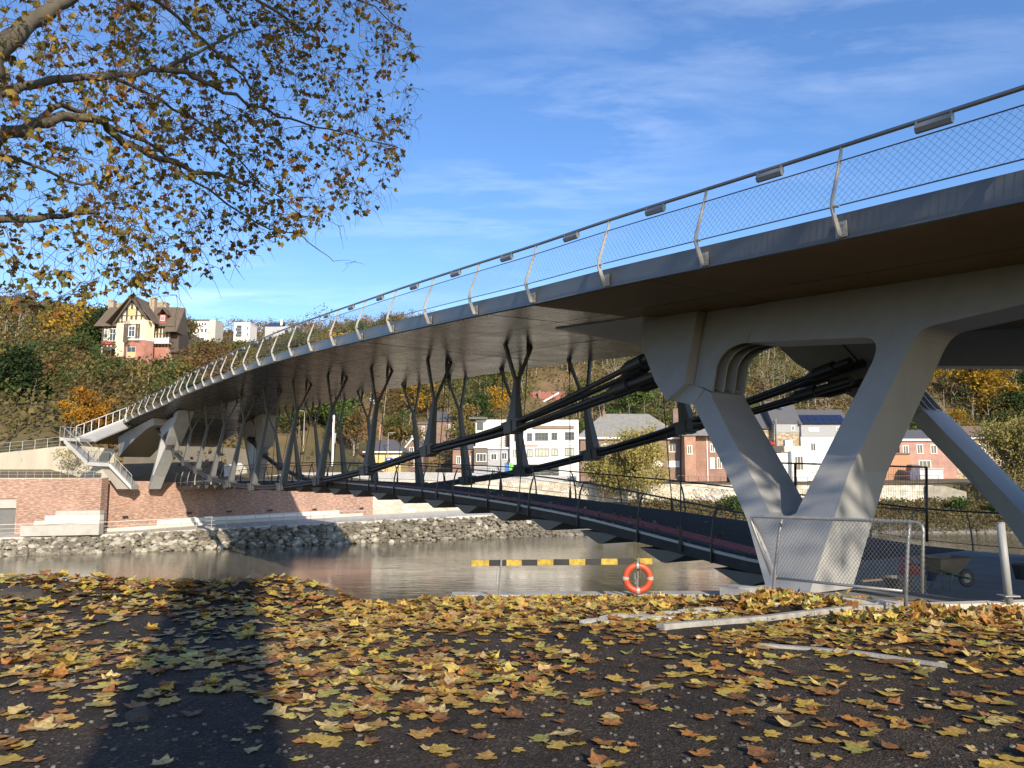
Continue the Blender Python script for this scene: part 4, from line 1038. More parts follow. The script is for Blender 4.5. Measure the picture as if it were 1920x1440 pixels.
for a, b, n in ((at(112, 820, 73), at(150, 822, 73), 2), (LA, LB, 4), (LB, LC, 2), (LC, LD_, 4), (LA + Vector((0, 1.5, 0)), LB + Vector((0, 1.5, 0)), 4)):
    for i in range(n + 1):
        p = a.lerp(b, i / n); mb = MB(); mb.tube([p - UP * .1, p + UP * 1.0], .028, 4); mb.build('baluster', POSTP, stair)
    mb = MB(); mb.tube([a + UP * 1.0, b + UP * 1.0], .03, 5); mb.tube([a + UP * .12, b + UP * .12], .015, 4); mb.build('handrail', GALV, stair)
    mb = MB(); L_ = (b - a).length; k = int(L_ / .22)
    for i in range(k): mb.tube([a.lerp(b, i / k) + UP * .12, a.lerp(b, min(1, (i + 1.6) / k)) + UP * 1.0], .006, 3, cap=False); mb.tube([a.lerp(b, min(1, (i + 1.6) / k)) + UP * .12, a.lerp(b, i / k) + UP * 1.0], .006, 3, cap=False)
    mb.build('wire_mesh', GALV, stair)
a, b = L1 + UP * .2, L0 + UP * .2
for i in range(8):
    p = a.lerp(b, i / 7); mb = MB(); mb.tube([p, p + UP * 1.1], .035, 4); mb.build('baluster', WB, stair)
mb = MB(); mb.tube([a + UP * 1.1, b + UP * 1.1], .04, 5); mb.build('handrail', WB, stair)

# ------------------------------------------------------------------ BUILDINGS
FRAMEW = WHITEP
def wpart(mb, name, m, parent): return mb.build(name, m, parent)
def rect(mb, Y, x0, y0, x1, y1, dy0, dy1):
    a = at(x0, y0, Y); b = at(x1, y1, Y); mb.bb(a.x, Y + dy0, b.z, b.x, Y + dy1, a.z)
def window(parent, Y, x0, y0, x1, y1, frame=None, glass=None, mull=1, trans=0, bar=None):
    a = at(x0, y0, Y); b = at(x1, y1, Y); w = b.x - a.x; h = a.z - b.z; t = min(.11, w * .14); mb = MB()
    mb.bb(a.x, Y - .07, a.z - t, b.x, Y + .02, a.z); mb.bb(a.x - .05, Y - .13, b.z, b.x + .05, Y + .02, b.z + t)
    mb.bb(a.x, Y - .07, b.z + t, a.x + t, Y + .02, a.z - t); mb.bb(b.x - t, Y - .07, b.z + t, b.x, Y + .02, a.z - t)
    for i in range(mull):
        x = a.x + w * (i + 1) / (mull + 1); mb.bb(x - t * .3, Y - .055, b.z + t, x + t * .3, Y + .02, a.z - t)
    if trans: mb.bb(a.x + t, Y - .05, a.z - h * trans - t * .3, b.x - t, Y + .02, a.z - h * trans + t * .3)
    f = mb.build('window', frame or FRAMEW, parent)
    mb = MB(); mb.bb(a.x + t * .5, Y - .03, b.z + t * .5, b.x - t * .5, Y + .01, a.z - t * .5); mb.build('pane', glass or GLASS, f)
    return f
def block(parent, name, Y, x0, ytop, x1, zb_, depth, m):
    a = at(x0, ytop, Y); b = at(x1, ytop, Y); mb = MB(); mb.bb(a.x, Y, zb_, b.x, Y + depth, a.z); return mb.build(name, m, parent)
def gable_roof(parent, Y, x0, x1, yeave, yridge, depth, m, over=.35, axis='x', hip=0):
    a = at(x0, yeave, Y); b = at(x1, yeave, Y)
    mb = MB()
    if axis == 'x':
        Yr = Y + depth / 2; zr = at((x0 + x1) / 2, yridge, Yr).z
        hA = hip * (b.x - a.x)
        e0, e1, e2, e3 = Vector((a.x - over, Y - over, a.z)), Vector((b.x + over, Y - over, a.z)), Vector((b.x + over, Y + depth + over, a.z)), Vector((a.x - over, Y + depth + over, a.z))
        r0, r1 = Vector((a.x - over + hA, Yr, zr)), Vector((b.x + over - hA, Yr, zr))
        mb.add([e0, e1, e2, e3, r0, r1], [(0, 1, 5, 4), (2, 3, 4, 5), (1, 2, 5), (3, 0, 4), (0, 3, 2, 1)])
    else:
        zr = at((x0 + x1) / 2, yridge, Y).z; xm = (a.x + b.x) / 2
        pr = [Vector((a.x - over, Y - over, a.z - .1)), Vector((xm, Y - over, zr)), Vector((b.x + over, Y - over, a.z - .1)), Vector((b.x + over, Y - over, a.z + .12)), Vector((xm, Y - over, zr + .25)), Vector((a.x - over, Y - over, a.z + .12))]
        mb.add(pr + [p + Vector((0, depth + over, 0)) for p in pr], [(0, 1, 4, 5), (1, 2, 3, 4), (6, 7, 10, 11)[::-1], (7, 8, 9, 10)[::-1], (0, 6, 7, 1), (1, 7, 8, 2), (5, 4, 10, 11), (4, 3, 9, 10), (0, 5, 11, 6), (2, 8, 9, 3)])
    return mb.build('roof', m, parent)
def gable_wall(parent, Y, x0, x1, yeave, yridge, m, name='gable'):
    a = at(x0, yeave, Y); b = at(x1, yeave, Y); zr = at((x0 + x1) / 2, yridge, Y).z; mb = MB()
    mb.prism([Vector((a.x, Y, a.z)), Vector((b.x, Y, a.z)), Vector(((a.x + b.x) / 2, Y, zr))], (0, .3, 0)); return mb.build(name, m, parent)
def chimney(parent, Y, x0, y0, x1, y1, m, d=.9):
    a = at(x0, y0, Y); b = at(x1, y1, Y); mb = MB(); mb.bb(a.x, Y, b.z, b.x, Y + d, a.z); mb.bb(a.x - .08, Y - .08, a.z - .02, b.x + .08, Y + d + .08, a.z + .16)
    for k in (.3, .7): mb.tube([Vector((a.x + (b.x - a.x) * k, Y + d / 2, a.z + .15)), Vector((a.x + (b.x - a.x) * k, Y + d / 2, a.z + .5))], .12, 6)
    return mb.build('chimney', m, parent)
BR_RED = brick_mat('brick_red', (.31, .155, .11), (.24, .115, .08), (.34, .28, .23), (1, 0, 0))
BR_ORG = brick_mat('brick_orange', (.38, .205, .135), (.31, .155, .10), (.42, .33, .26), (1, 0, 0))
BR_BRN = brick_mat('brick_brown', (.24, .15, .11), (.18, .11, .08), (.26, .22, .19), (1, 0, 0))
GREYW = mat('grey_render', (.36, .37, .39), .8, .08, .7); BROWNW = mat('brown_render', (.16, .135, .12), .8, .1, .7); CREAM = mat('cream_render', (.66, .58, .40), .8, .08, .7)
YELLOWW = mat('yellow_render', (.62, .48, .22), .8, .06, .7); CLAD = mat('grey_slate_cladding', (.30, .31, .32), .7, .15, 4, streak=(1, 1, 5)); BROWNR = mat('brown_tile_roof', (.16, .115, .085), .8, .2, 2.5, bump=.5, streak=(1, 1, 3)); GREYR = mat('grey_roof', (.22, .215, .20), .8, .2, 1.5, bump=.4)
CURT = mat('curtained_glass', (.42, .44, .36), .25, .2, .9)
def bthing(label, cat, Y, xm, zb_, name='house'): return thing(name, label, cat, (X_at(xm, Y), Y, zb_))
ZS = -1.15
# white modernist block
b_ = bthing('white three storey building with a long row of dark windows and a blank shop fascia', 'building', 131, 1020, ZS, 'apartment_building')
Y = 131
block(b_, 'wall', Y, 956, 805, 1085, ZS, 11, WHITE)
mb = MB(); rect(mb, Y, 956, 787, 1085, 805, .25, 10); mb.build('attic', WHITE, b_)
mb = MB(); rect(mb, Y, 1000, 798, 1076, 804, -.25, .4); mb.build('canopy', mat('canopy_brown', (.22, .17, .13), .7, .15, 1), b_)
for x0, x1, y0, y1, mu in [(964, 976, 812, 827, 1), (988, 998, 812, 827, 1), (1003, 1028, 811, 826, 3), (1034, 1045, 811, 825, 1), (1059, 1077, 810, 825, 2)]: window(b_, Y, x0, y0, x1, y1, mat('dark_frame', (.12, .12, .125), .5, .1, 3), None, mu, .45)
for x0, x1, y0, y1, mu in [(962, 971, 843, 858, 1), (988, 999, 842, 857, 1), (1003, 1030, 841, 856, 3), (1034, 1046, 841, 855, 1), (1059, 1077, 840, 855, 2)]: window(b_, Y, x0, y0, x1, y1, MATS['dark_frame'], CURT, mu)
mb = MB(); rect(mb, Y, 957, 858, 1048, 871, -1.0, 0); mb.build('shop_fascia', WHITE, b_)
mb = MB(); rect(mb, Y, 958, 871, 1048, 896, -.05, 0); mb.build('shopfront', mat('shop_dark', (.03, .035, .03), .4, .3, 1), b_)
for y in (833.5, 838.5): 
    mb = MB(); rect(mb, Y, 956, y, 1085, y + 1.2, -.12, 0); mb.build('string_course', WHITE, b_)
mb = MB(); rect(mb, Y, 981, 833, 1008, 837.5, -.06, 0); mb.build('sign_panel', mat('sign_brown', (.30, .22, .15), .6, .1, 2), b_)
# grey house, brown house, dark red house
b_ = bthing('pale grey rendered house with two windows and a roof terrace, left of the white block', 'house', 132, 934, ZS); Y = 132
block(b_, 'wall', Y, 914, 841, 956, ZS, 9, GREYW); mb = MB(); rect(mb, Y, 911, 838.5, 957, 842, -.3, 0); mb.build('cornice', WHITE, b_)
window(b_, Y, 920, 850, 932, 863); window(b_, Y, 940, 848, 951, 862); window(b_, Y, 921, 879, 929, 893)
block(b_, 'upper_wall', Y + 3, 914, 818, 956, ZS, 5, mat('terracotta', (.40, .20, .12), .8, .15, 1))
mb = MB(); [mb.bb(at(934, 830, Y).x, Y + .1, at(934, y + .8, Y).z, at(955, 830, Y).x, Y + .14, at(934, y, Y).z) for y in (822, 826, 830, 834)]; mb.build('terrace_rail', DARKRAIL, b_)
b_ = bthing('dark brown fronted house with one wide white framed window and a white penthouse', 'house', 131.5, 900, ZS); Y = 131.5
block(b_, 'wall', Y, 889, 839, 913.6, ZS, 9, BROWNW); mb = MB(); rect(mb, Y, 888, 837, 914, 840, -.25, 0); mb.build('cornice', WHITE, b_); window(b_, Y, 893, 850, 912, 866, WHITE, None, 2)
mb = MB(); rect(mb, Y, 889, 874, 913.5, 896, -.02, 0); mb.build('ground_floor', GREYW, b_)
block(b_, 'penthouse', Y + 2, 892, 787, 949, ZS, 7, WHITE); mb = MB(); rect(mb, Y + 2, 880, 783, 914, 786.5, -1.2, 5); mb.build('penthouse_roof', SLATE, b_)
mb = MB(); rect(mb, Y + 2, 894, 792, 906, 807, -.03, 0); mb.build('penthouse_window', GLASS, b_)
b_ = bthing('narrow dark red brick house between the brown house and the gabled house', 'house', 133, 868, ZS); Y = 133
block(b_, 'wall', Y, 849, 842, 888.6, ZS, 9, BR_RED); gable_roof(b_, Y, 849, 888.6, 842, 822, 9, SLATE); window(b_, Y, 856, 855, 864, 871); window(b_, Y, 874, 855, 882, 871)
# upper brick house
b_ = bthing('tall brown brick house with a slate roof standing above the gabled house', 'house', 158, 822, 3.0); Y = 158
block(b_, 'wall', Y, 784, 795, 806, 1.0, 9, BR_BRN); block(b_, 'wall', Y + .4, 806.3, 790, 860, 1.0, 9, BR_BRN); gable_roof(b_, Y + .4, 815, 860, 790, 772, 9, SLATE)
mb = MB(); rect(mb, Y, 783, 792, 806.5, 795.2, -.3, 9); mb.build('flat_roof', SLATE, b_); chimney(b_, Y + 4, 838, 768, 843, 780, BR_BRN)
window(b_, Y, 791, 799, 796, 809); window(b_, Y, 791, 817, 796, 826); window(b_, Y + .4, 838, 795, 844, 805); window(b_, Y + .4, 850, 795, 856, 805)
# gabled small brick house + white dormer house
b_ = bthing('small brick house with a steep white edged gable facing the river', 'house', 140, 768, ZS); Y = 140
block(b_, 'wall', Y, 744, 846, 794, ZS, 9, BR_BRN); gable_wall(b_, Y - .02, 752, 794, 846, 822, BR_BRN); gable_roof(b_, Y, 752, 795, 846, 821, 9, SLATE, .4, 'y')
for k in (-1, 1):
    a, m_, q = at(752 if k < 0 else 795, 846, Y - .5), at(773.5, 820, Y - .5), 0
    mb = MB(); mb.prism([a, m_, m_ - UP * .35, a - UP * .35], (0, .12, 0)); mb.build('bargeboard', WHITEP, b_)
window(b_, Y, 768, 838, 776, 850); window(b_, Y, 752, 860, 760, 875); window(b_, Y, 776, 860, 784, 875)
b_ = bthing('small white gabled cottage with a slate roof behind the brick gable', 'house', 150, 760, ZS); Y = 150
block(b_, 'wall', Y, 751, 815, 774, ZS, 7, WHITE); gable_roof(b_, Y, 751, 774, 815, 806, 7, SLATE); window(b_, Y, 757, 818, 769, 827, None, None, 2)
# yellow building
b_ = bthing('yellow single storey building with a pyramid slate roof and a blue sign panel', 'building', 126, 712, ZS, 'kiosk_building'); Y = 126
block(b_, 'wall', Y, 684, 848, 752, ZS, 9, YELLOWW); gable_roof(b_, Y, 684, 752, 848, 824, 9, SLATE, .7, 'x', .42)
mb = MB(); rect(mb, Y, 681, 846.5, 755, 849, -.75, .0); mb.build('gutter', WHITEP, b_)
mb = MB(); rect(mb, Y, 723.5, 858, 735.5, 871, -.12, -.02); sg = mb.build('sign_panel', mat('sign_blue', (.035, .09, .42), .5, .1, 2), b_)
mb = MB(); rect(mb, Y, 726, 860, 731, 862.5, -.14, -.12); rect(mb, Y, 726, 864, 733, 866, -.14, -.12); rect(mb, Y, 728, 867.5, 734, 869, -.14, -.12); mb.build('sign_mark', WHITEP, sg)
mb = MB(); rect(mb, Y, 736, 853, 750, 874, -.05, 0); mb.build('white_panel', WHITE, b_); chimney(b_, Y + 12, 711, 801, 715, 826, BR_ORG)
# tall white villa on the slope
b_ = bthing('tall white villa with bay windows and a steep gable standing on the wooded slope', 'villa', 172, 695, 8, 'villa'); Y = 172
block(b_, 'wall', Y, 681, 763, 712, 8, 9, WHITE); gable_wall(b_, Y - .02, 681, 712, 763, 742, WHITE); gable_roof(b_, Y, 679, 713, 764, 741, 9, SLATE, .5, 'y')
block(b_, 'bay', Y - 1.2, 684, 761, 700, 8, 1.2, WHITE); block(b_, 'lower_wall', Y - .3, 676, 795, 712, 5, 9, BR_BRN)
for y0 in (765, 778, 791): window(b_, Y - 1.2, 686, y0, 698, y0 + 9, None, None, 2); window(b_, Y, 702, y0, 710, y0 + 9)
# big brick house with hipped roof, chimney stack
b_ = bthing('large brick house with a wide hipped grey roof behind the willow tree', 'house', 136, 1185, ZS); Y = 136
block(b_, 'wall', Y, 1088, 822, 1279, ZS, 12, BR_BRN); gable_roof(b_, Y, 1084, 1282, 822, 776, 12, GREYR, .5, 'x', .30)
mb = MB(); rect(mb, Y, 1084, 820, 1282, 823.5, -.62, -.45); mb.build('gutter', WHITEP, b_)
for x in (1100, 1128, 1156, 1190, 1222, 1254): window(b_, Y, x, 832, x + 13, 848); window(b_, Y, x - 2, 864, x + 20, 876, None, WHITE, 2)
chimney(b_, Y + 3, 1262, 770, 1275, 800, BR_BRN); chimney(b_, Y + 5, 1130, 774, 1135, 798, BR_BRN)
b_ = bthing('orange red brick end house with a white downpipe, right of the hipped roof', 'house', 133, 1312, ZS); Y = 133
block(b_, 'wall', Y, 1283, 817, 1304, ZS, 9, BR_ORG); block(b_, 'wall', Y + 1.5, 1304.2, 817, 1360, ZS, 8, BR_RED); gable_roof(b_, Y, 1276, 1362, 817, 797, 9, GREYR)
mb = MB(); p = at(1325, 818, Y + 1.4); mb.tube([p, Vector((p.x, p.y, ZS))], .09, 6); mb.build('downpipe', WHITEP, b_)
window(b_, Y + 1.5, 1331, 858, 1340, 879, None, WHITE, 0, .3); window(b_, Y + 1.5, 1344, 858, 1353, 879); window(b_, Y + 1.5, 1331, 832, 1340, 848); window(b_, Y, 1288, 835, 1298, 852)
# row seen through the V
b_ = bthing('stone cottage with a dark tiled roof at the left inside the V of the pier', 'house', 140, 1440, ZS); Y = 140
block(b_, 'wall', Y, 1395, 806, 1450, ZS, 9, RUBST); gable_roof(b_, Y, 1395, 1450, 804, 766, 9, SLATE); window(b_, Y, 1405, 815, 1414, 832); window(b_, Y, 1428, 815, 1437, 832)
b_ = bthing('grey clad house with a steep slate roof, a skylight and stone lower wall', 'house', 138.5, 1477, ZS); Y = 138.5
block(b_, 'wall', Y, 1451, 811, 1501, ZS, 9, RUBST); mb = MB(); rect(mb, Y, 1451, 794, 1501, 811, -.08, 8.9); mb.build('cladding', CLAD, b_); rf = gable_roof(b_, Y, 1450.5, 1501, 795, 752, 9, SLATE, .2)
window(b_, Y - .08, 1483, 798, 1490, 808); p = at(1462, 764, Y + 2.9); mb = MB(); mb.box(p + Vector((0, -.25, .1)), (1.0, .9, .1), Vector((1, 0, 0)), Vector((0, .7, .7)), Vector((0, -.7, .7))); mb.build('skylight', mat('skylight', (.12, .2, .4), .2, .2, 2), rf)
mb = MB(); p = at(1454.5, 785, Y - .3); mb.tube([Vector((p.x, p.y, ZS)), p], .1, 6); mb.build('vent_pipe', GALV, b_)
b_ = bthing('white house with grey upper cladding and a roof covered in solar panels', 'house', 138, 1545, ZS); Y = 138
block(b_, 'wall', Y, 1501.5, 819, 1595, ZS, 9, WHITE); mb = MB(); rect(mb, Y, 1501.5, 796, 1595, 819, -.08, 8.9); mb.build('cladding', CLAD, b_); gable_roof(b_, Y, 1501.5, 1595, 796, 768, 9, SLATE, .3)
za = at(1545, 796, Y).z; zr = at(1545, 768, Y + 4.5).z; sl = Vector((0, 4.8, zr - za)); sl.normalize(); nr = Vector((0, -sl.z, sl.y))
o0 = at(1500, 796, Y); 
for i in range(6):
    for j in range(2):
        c = Vector((at(1506, 796, Y).x + i * 1.32 + .6, Y - .3, za)) + sl * (.75 + j * 1.75) + nr * .14
        mb = MB(); mb.box(c, (1.26, 1.66, .05), Vector((1, 0, 0)), sl, nr); pn = mb.build('solar_panel', mat('solar', (.018, .025, .06), .15, .2, 2, spec=.7), b_)
window(b_, Y - .08, 1516, 802, 1535, 809, None, WHITE, 0); window(b_, Y, 1519, 830, 1530, 846); window(b_, Y, 1521, 860, 1532, 874, None, mat('lilac_pane', (.4, .4, .55), .3, .1, 1)); window(b_, Y, 1560, 830, 1571, 846); window(b_, Y - .08, 1568, 800, 1575, 808)
b_ = bthing('low white extension with a roof terrace in front of the stone cottage', 'house', 133, 1478, ZS); Y = 133
block(b_, 'wall', Y, 1444, 850, 1499, ZS, 5, WHITE); block(b_, 'porch', Y - 1.0, 1484, 846, 1512, ZS, 4, WHITE); window(b_, Y - 1.0, 1489, 855, 1507, 882, None, None, 2); window(b_, Y, 1450, 856, 1459, 872)
mb = MB(); rect(mb, Y, 1472, 836, 1512, 848, .4, .6); mb.build('parapet', CONCP, b_); mb = MB(); rect(mb, Y, 1480, 824, 1494, 836, 2, 3.2); mb.build('terrace_box', WHITE, b_)
mb = MB(); rect(mb, Y, 1449, 836, 1471, 847, .3, .38); mb.build('terrace_screen', BLK, b_)
p = at(1446, 834, Y + .6); um = thing('parasol', 'small red and yellow parasol folded on the terrace of the white extension', 'parasol', (p.x, p.y, at(1446, 850, Y).z))
mb = MB(); mb.tube([p - UP * 1.4, p + UP * .7], .05, 5); mb.build('pole', GALV, um); mb = MB(); mb.loft([[p + Vector((math.cos(a) * r_, math.sin(a) * r_, h)) for a in [i * .785 for i in range(8)]] for r_, h in ((.9, 0), (.5, .4), (.05, .6))]); mb.build('canopy', REDP, um); mb = MB(); mb.loft([[p + Vector((math.cos(a) * r_ - .3, math.sin(a) * r_ - .2, h)) for a in [i * .785 for i in range(8)]] for r_, h in ((.5, -.9), (.45, -.5), (.1, -.1))]); mb.build('cover', mat('hi_vis_yellow', (.6, .62, .05), .6, .1, 3), um)
b_ = bthing('pink red brick house with white framed windows at the right inside the V', 'house', 134, 1720, ZS); Y = 134
block(b_, 'wall', Y, 1686, 826, 1790, ZS, 9, brick_mat('brick_pink', (.40, .215, .17), (.34, .17, .13), (.40, .33, .28), (1, 0, 0))); gable_roof(b_, Y, 1686, 1790, 826, 806, 9, SLATE)
mb = MB(); rect(mb, Y, 1684, 823, 1792, 827, -.45, 0); mb.build('cornice', WHITE, b_); mb = MB(); rect(mb, Y, 1705, 830, 1708, 880, -.03, 0); mb.build('white_band', WHITE, b_)
for x0, y0, x1, y1 in ((1692, 835, 1704, 851), (1718, 833, 1731, 851), (1744, 834, 1757, 851)): window(b_, Y, x0, y0, x1, y1)
window(b_, Y, 1722, 863, 1746, 880, None, None, 2)
b_ = bthing('low orange timber clad outbuilding beside the pink brick house', 'shed', 131, 1680, ZS, 'outbuilding'); Y = 131
block(b_, 'wall', Y, 1650, 851, 1704, ZS, 4, mat('orange_boards', (.42, .22, .12), .8, .2, 2, streak=(.3, 1, 6))); mb = MB(); rect(mb, Y, 1648, 849, 1706, 852, -.2, 4.2); mb.build('roof', BROWNR, b_)
b_ = bthing('pale grey flat roofed garage in front of the pink brick house', 'garage', 130, 1742, ZS, 'garage'); Y = 130
block(b_, 'wall', Y, 1724, 879, 1768, ZS, 4, mat('garage_grey', (.52, .53, .54), .7, .08, 1)); mb = MB(); rect(mb, Y, 1723, 877.5, 1769, 880, -.15, 4.1); mb.build('roof', CONC, b_)
b_ = bthing('long low stone house with a brown roof and white gutter behind the right hand willow', 'house', 140, 1840, ZS); Y = 140
block(b_, 'wall', Y, 1790, 823, 2010, ZS, 9, RUBST); gable_roof(b_, Y, 1785, 2010, 822, 799, 9, BROWNR); mb = MB(); rect(mb, Y, 1783, 820, 2012, 823.5, -.52, -.4); mb.build('gutter', WHITEP, b_)
for x in (1808, 1835, 1872, 1905): window(b_, Y, x, 833, x + 12, 848)
b_ = bthing('house with a red tiled roof half hidden in trees above the white block', 'house', 185, 1030, 16); Y = 185
block(b_, 'wall', Y, 1003, 758, 1058, 13, 8, BR_BRN); gable_roof(b_, Y, 998, 1060, 757, 734, 8, mat('red_tiles', (.30, .12, .085), .8, .2, 2, bump=.4)); chimney(b_, Y + 1, 1009.5, 735, 1013.5, 755, BR_RED)
mb = MB(); a, m_ = at(1016, 753, Y - .4), at(1048, 735, Y - .4); mb.prism([a, m_, m_ - UP * .4, a - UP * .4], (0, .1, 0)); mb.build('bargeboard', WHITEP, b_)
# white houses high on the hill
for lab, Y, x0, x1, yt, zbp, kind in [('white villa with a flat dormer roof high on the hill right of the timbered mansion', 330, 359, 391, 602, 640, 0), ('white cube house with two stacked balconies high on the hill', 360, 439, 469, 606, 640, 1), ('grey house with dark solar roof high on the hill near the railing', 372, 497, 545, 612, 630, 2)]:
    zb_ = at(x0, zbp, Y).z - 4; b_ = bthing(lab, 'house', Y, (x0 + x1) / 2, zb_)
    block(b_, 'wall', Y, x0, yt, x1, zb_, 10, WHITE if kind < 2 else GREYW)
    if kind == 0:
        mb = MB(); rect(mb, Y, x0, 597.5, x1, 600, 1.5, 9); rect(mb, Y, x0 + 2, 598, x1 - 2, yt + 2, 2, 8); mb.build('roof', SLATE, b_); mb = MB(); rect(mb, Y, x1, 599, x1 + 10, 640, 1, 10); mb.build('side_wing', mat('beige_wall', (.5, .47, .4), .8, .1, 1), b_)
        for k in range(5): window(b_, Y, x0 + 3 + k * 5.3, 605, x0 + 6.4 + k * 5.3, 610.5, None, None, 0)
        for k in range(4): window(b_, Y, x0 + 4 + k * 7, 616, x0 + 8 + k * 7, 624, None, None, 0)
    elif kind == 1:
        for y0 in (610, 621):
            window(b_, Y, 444, y0, 453, y0 + 8, MATS['dark_frame'], None, 1); mb = MB(); rect(mb, Y, 443, y0 + 5, 454, y0 + 9, -1.0, -.85); mb.build('balcony', MATS['dark_frame'], b_)
        window(b_, Y, 463, 612, 465.5, 619, None, None, 0); window(b_, Y, 463, 624, 465.5, 630, None, None, 0); mb = MB(); rect(mb, Y, 438.5, 604.5, 469.5, 606.2, -.2, 10); mb.build('parapet', WHITE, b_)
    else:
        mb = MB(); a = at(x0, 612, Y); mb.prism([Vector((a.x, Y - .3, a.z)), Vector((a.x, Y + 7, a.z + 3.2)), Vector((a.x, Y + 7, a.z))], (at(x1 - 18, 612, Y).x - a.x, 0, 0)); mb.build('roof', MATS['solar'], b_); chimney(b_, Y + 2, 526, 600, 529, 612, WHITE)
# half-timbered mansion -----------------------------------------------
Y = 145.0; ZM = 19.0
mn = bthing('large half timbered mansion with cream walls and steep brown roofs on the hill', 'mansion', Y, 262, ZM, 'mansion')
ROOFM = mat('mansion_roof', (.115, .088, .066), .85, .2, 1.2, bump=.6, streak=(1, 1, 3)); TIMB = DKWOOD; MBR = brick_mat('mansion_brick', (.40, .16, .11), (.33, .12, .085), (.34, .26, .22), (1, 0, 0))
block(mn, 'main_wall', Y, 192, 612, 318, ZM, 6, CREAM); block(mn, 'brick_base', Y - .06, 192, 652, 316, ZM - 2, .06, MBR)
gable_roof(mn, Y, 187, 322, 613, 576, 6, ROOFM, .8, 'x', .06)
block(mn, 'gable_block', Y - 2.2, 219, 604, 276, ZM - 2, 2.2, CREAM); gable_wall(mn, Y - 2.22, 219, 276, 604, 560, CREAM); gable_roof(mn, Y - 2.2, 211, 283, 606, 555.5, 6.5, ROOFM, .9, 'y')
bx0, bx1 = 223, 279
mb = MB(); pts = [(bx0, Y - 2.2), (232, Y - 3.8), (262, Y - 3.8), (bx1, Y - 2.2)]
def bay(y0, y1, grow=0):
    rg = []
    for yy in (y0, y1):
        z = at(250, yy, Y).z; rg.append([Vector((X_at(px, Yq) , Yq - grow, z)) for px, Yq in pts] + [Vector((X_at(bx1, Y), Y - 1.5, z)), Vector((X_at(bx0, Y), Y - 1.5, z))])
    m = MB(); m.loft(rg); return m
bay(607, 642).build('bay_window', CREAM, mn); bay(644, 690).build('bay_base', MBR, mn); bay(642, 644.2, .12).build('bay_sill', WHITEP, mn)
mb = MB()
for px in (223, 229, 238, 247.5, 256, 265, 273): rect(mb, Y - 2.25, px - .8, 562 + abs(px - 247.5) * 1.55, px + .8, 605, -.08, 0)
for yy in (580, 592, 603.5): 
    hw = (yy - 560) * .66; rect(mb, Y - 2.25, max(219, 247.5 - hw), yy - .7, min(276, 247.5 + hw), yy + .7, -.07, 0)
for px in (233.5, 238, 243.5, 256, 260.5): rect(mb, Y - 3.8, px - .75, 607, px + .75, 642, -.08, 0)
for yy in (608.5, 616, 631, 640): rect(mb, Y - 3.8, 232, yy - .6, 262, yy + .6, -.07, 0)
for px in (193, 199, 206, 213, 219, 284, 289, 295, 301, 307, 313, 319): rect(mb, Y, px - .75, 613, px + .75, 651, -.08, 0)
for yy in (614, 626, 640, 650.5): rect(mb, Y, 192, yy - .6, 222, yy + .6, -.07, 0); rect(mb, Y, 281, yy - .6, 326, yy + .6, -.07, 0)
mb.build('timber_frame', TIMB, mn)
for s_ in (-1, 1):
    mb = MB(); a = at(247.5 + 36.5 * s_, 606.5, Y - 3.2); m_ = at(247.5, 554.5, Y - 3.2); mb.prism([a, m_, m_ - UP * .7, a - UP * .5], (0, .15, 0)); mb.build('bargeboard', TIMB, mn)
mb = MB(); rect(mb, Y - 2.25, 241, 580, 255, 592, -.1, 0); mb.build('boarded_window', mat('plywood', (.55, .40, .20), .8, .1, 2), mn)
window(mn, Y - 3.88, 241.5, 611, 253, 632, None, None, 1, .4); window(mn, Y - 2.9, 265, 612, 271, 632, None, None, 0, .4); window(mn, Y - .05, 206, 616, 217, 640, None, None, 1, .4); window(mn, Y - .05, 196, 618, 201, 638)
f = window(mn, Y - 3.86, 238, 650, 254, 671, mat('stone_surround', (.5, .42, .34), .8, .1, 2), None, 1); mb = MB(); rect(mb, Y - 3.86, 239, 660, 253, 671, -.1, -.08); mb.build('board', MATS['plywood'], f)
mb = MB(); rect(mb, Y - 3.0, 264, 650, 272, 672, -.1, 0); mb.build('blind_window', MBR, mn)
# porch with red flower boxes, dormer, right wing gable, balcony
mb = MB(); a, b = at(187, 655, Y - 1.8), at(224, 650, Y); mb.prism([Vector((a.x, Y - 1.9, a.z)), Vector((a.x, Y, b.z)), Vector((a.x, Y, b.z - .2)), Vector((a.x, Y - 1.9, a.z - .2))], (b.x - a.x, 0, 0)); mb.build('porch_roof', SLATE, mn)
mb = MB()
for px in (189, 198, 208, 221): p = at(px, 656, Y - 1.7); mb.tube([Vector((p.x, p.y, ZM - 2)), p], .09, 5)
mb.build('porch_posts', TIMB, mn)
mb = MB(); rect(mb, Y, 193, 640, 223, 646, -.35, -.08); mb.build('red_balustrade', mat('red_balcony', (.36, .05, .045), .7, .35, 3), mn)
block(mn, 'dormer', Y - .2, 299.5, 590, 311, at(300, 611, Y).z, 4, mat('dormer_red', (.36, .09, .07), .7, .2, 2)); gable_roof(mn, Y - .2, 298, 312.5, 590, 579, 4, ROOFM, .25, 'y'); window(mn, Y - .25, 302, 592, 308, 602)
mb = MB(); rect(mb, Y, 292, 636, 322, 645, -1.3, -1.2); rect(mb, Y, 292, 644.5, 322, 646, -1.3, 0); mb.build('balcony', WHITEP, mn)
mb = MB(); a = at(322, 623, Y - 1); z0 = a.z; zr = at(338, 579, Y + 4).z
mb.add([Vector((X_at(304, Y), Y - 1.6, z0)), Vector((X_at(328, Y), Y - 1.6, z0)), Vector((X_at(336, Y + 3), Y + 3, zr)), Vector((X_at(310, Y + 3), Y + 3, zr)), Vector((X_at(344, Y + 5), Y + 5, z0))], [(0, 1, 2, 3), (1, 4, 2)]); mb.build('wing_roof', ROOFM, mn)
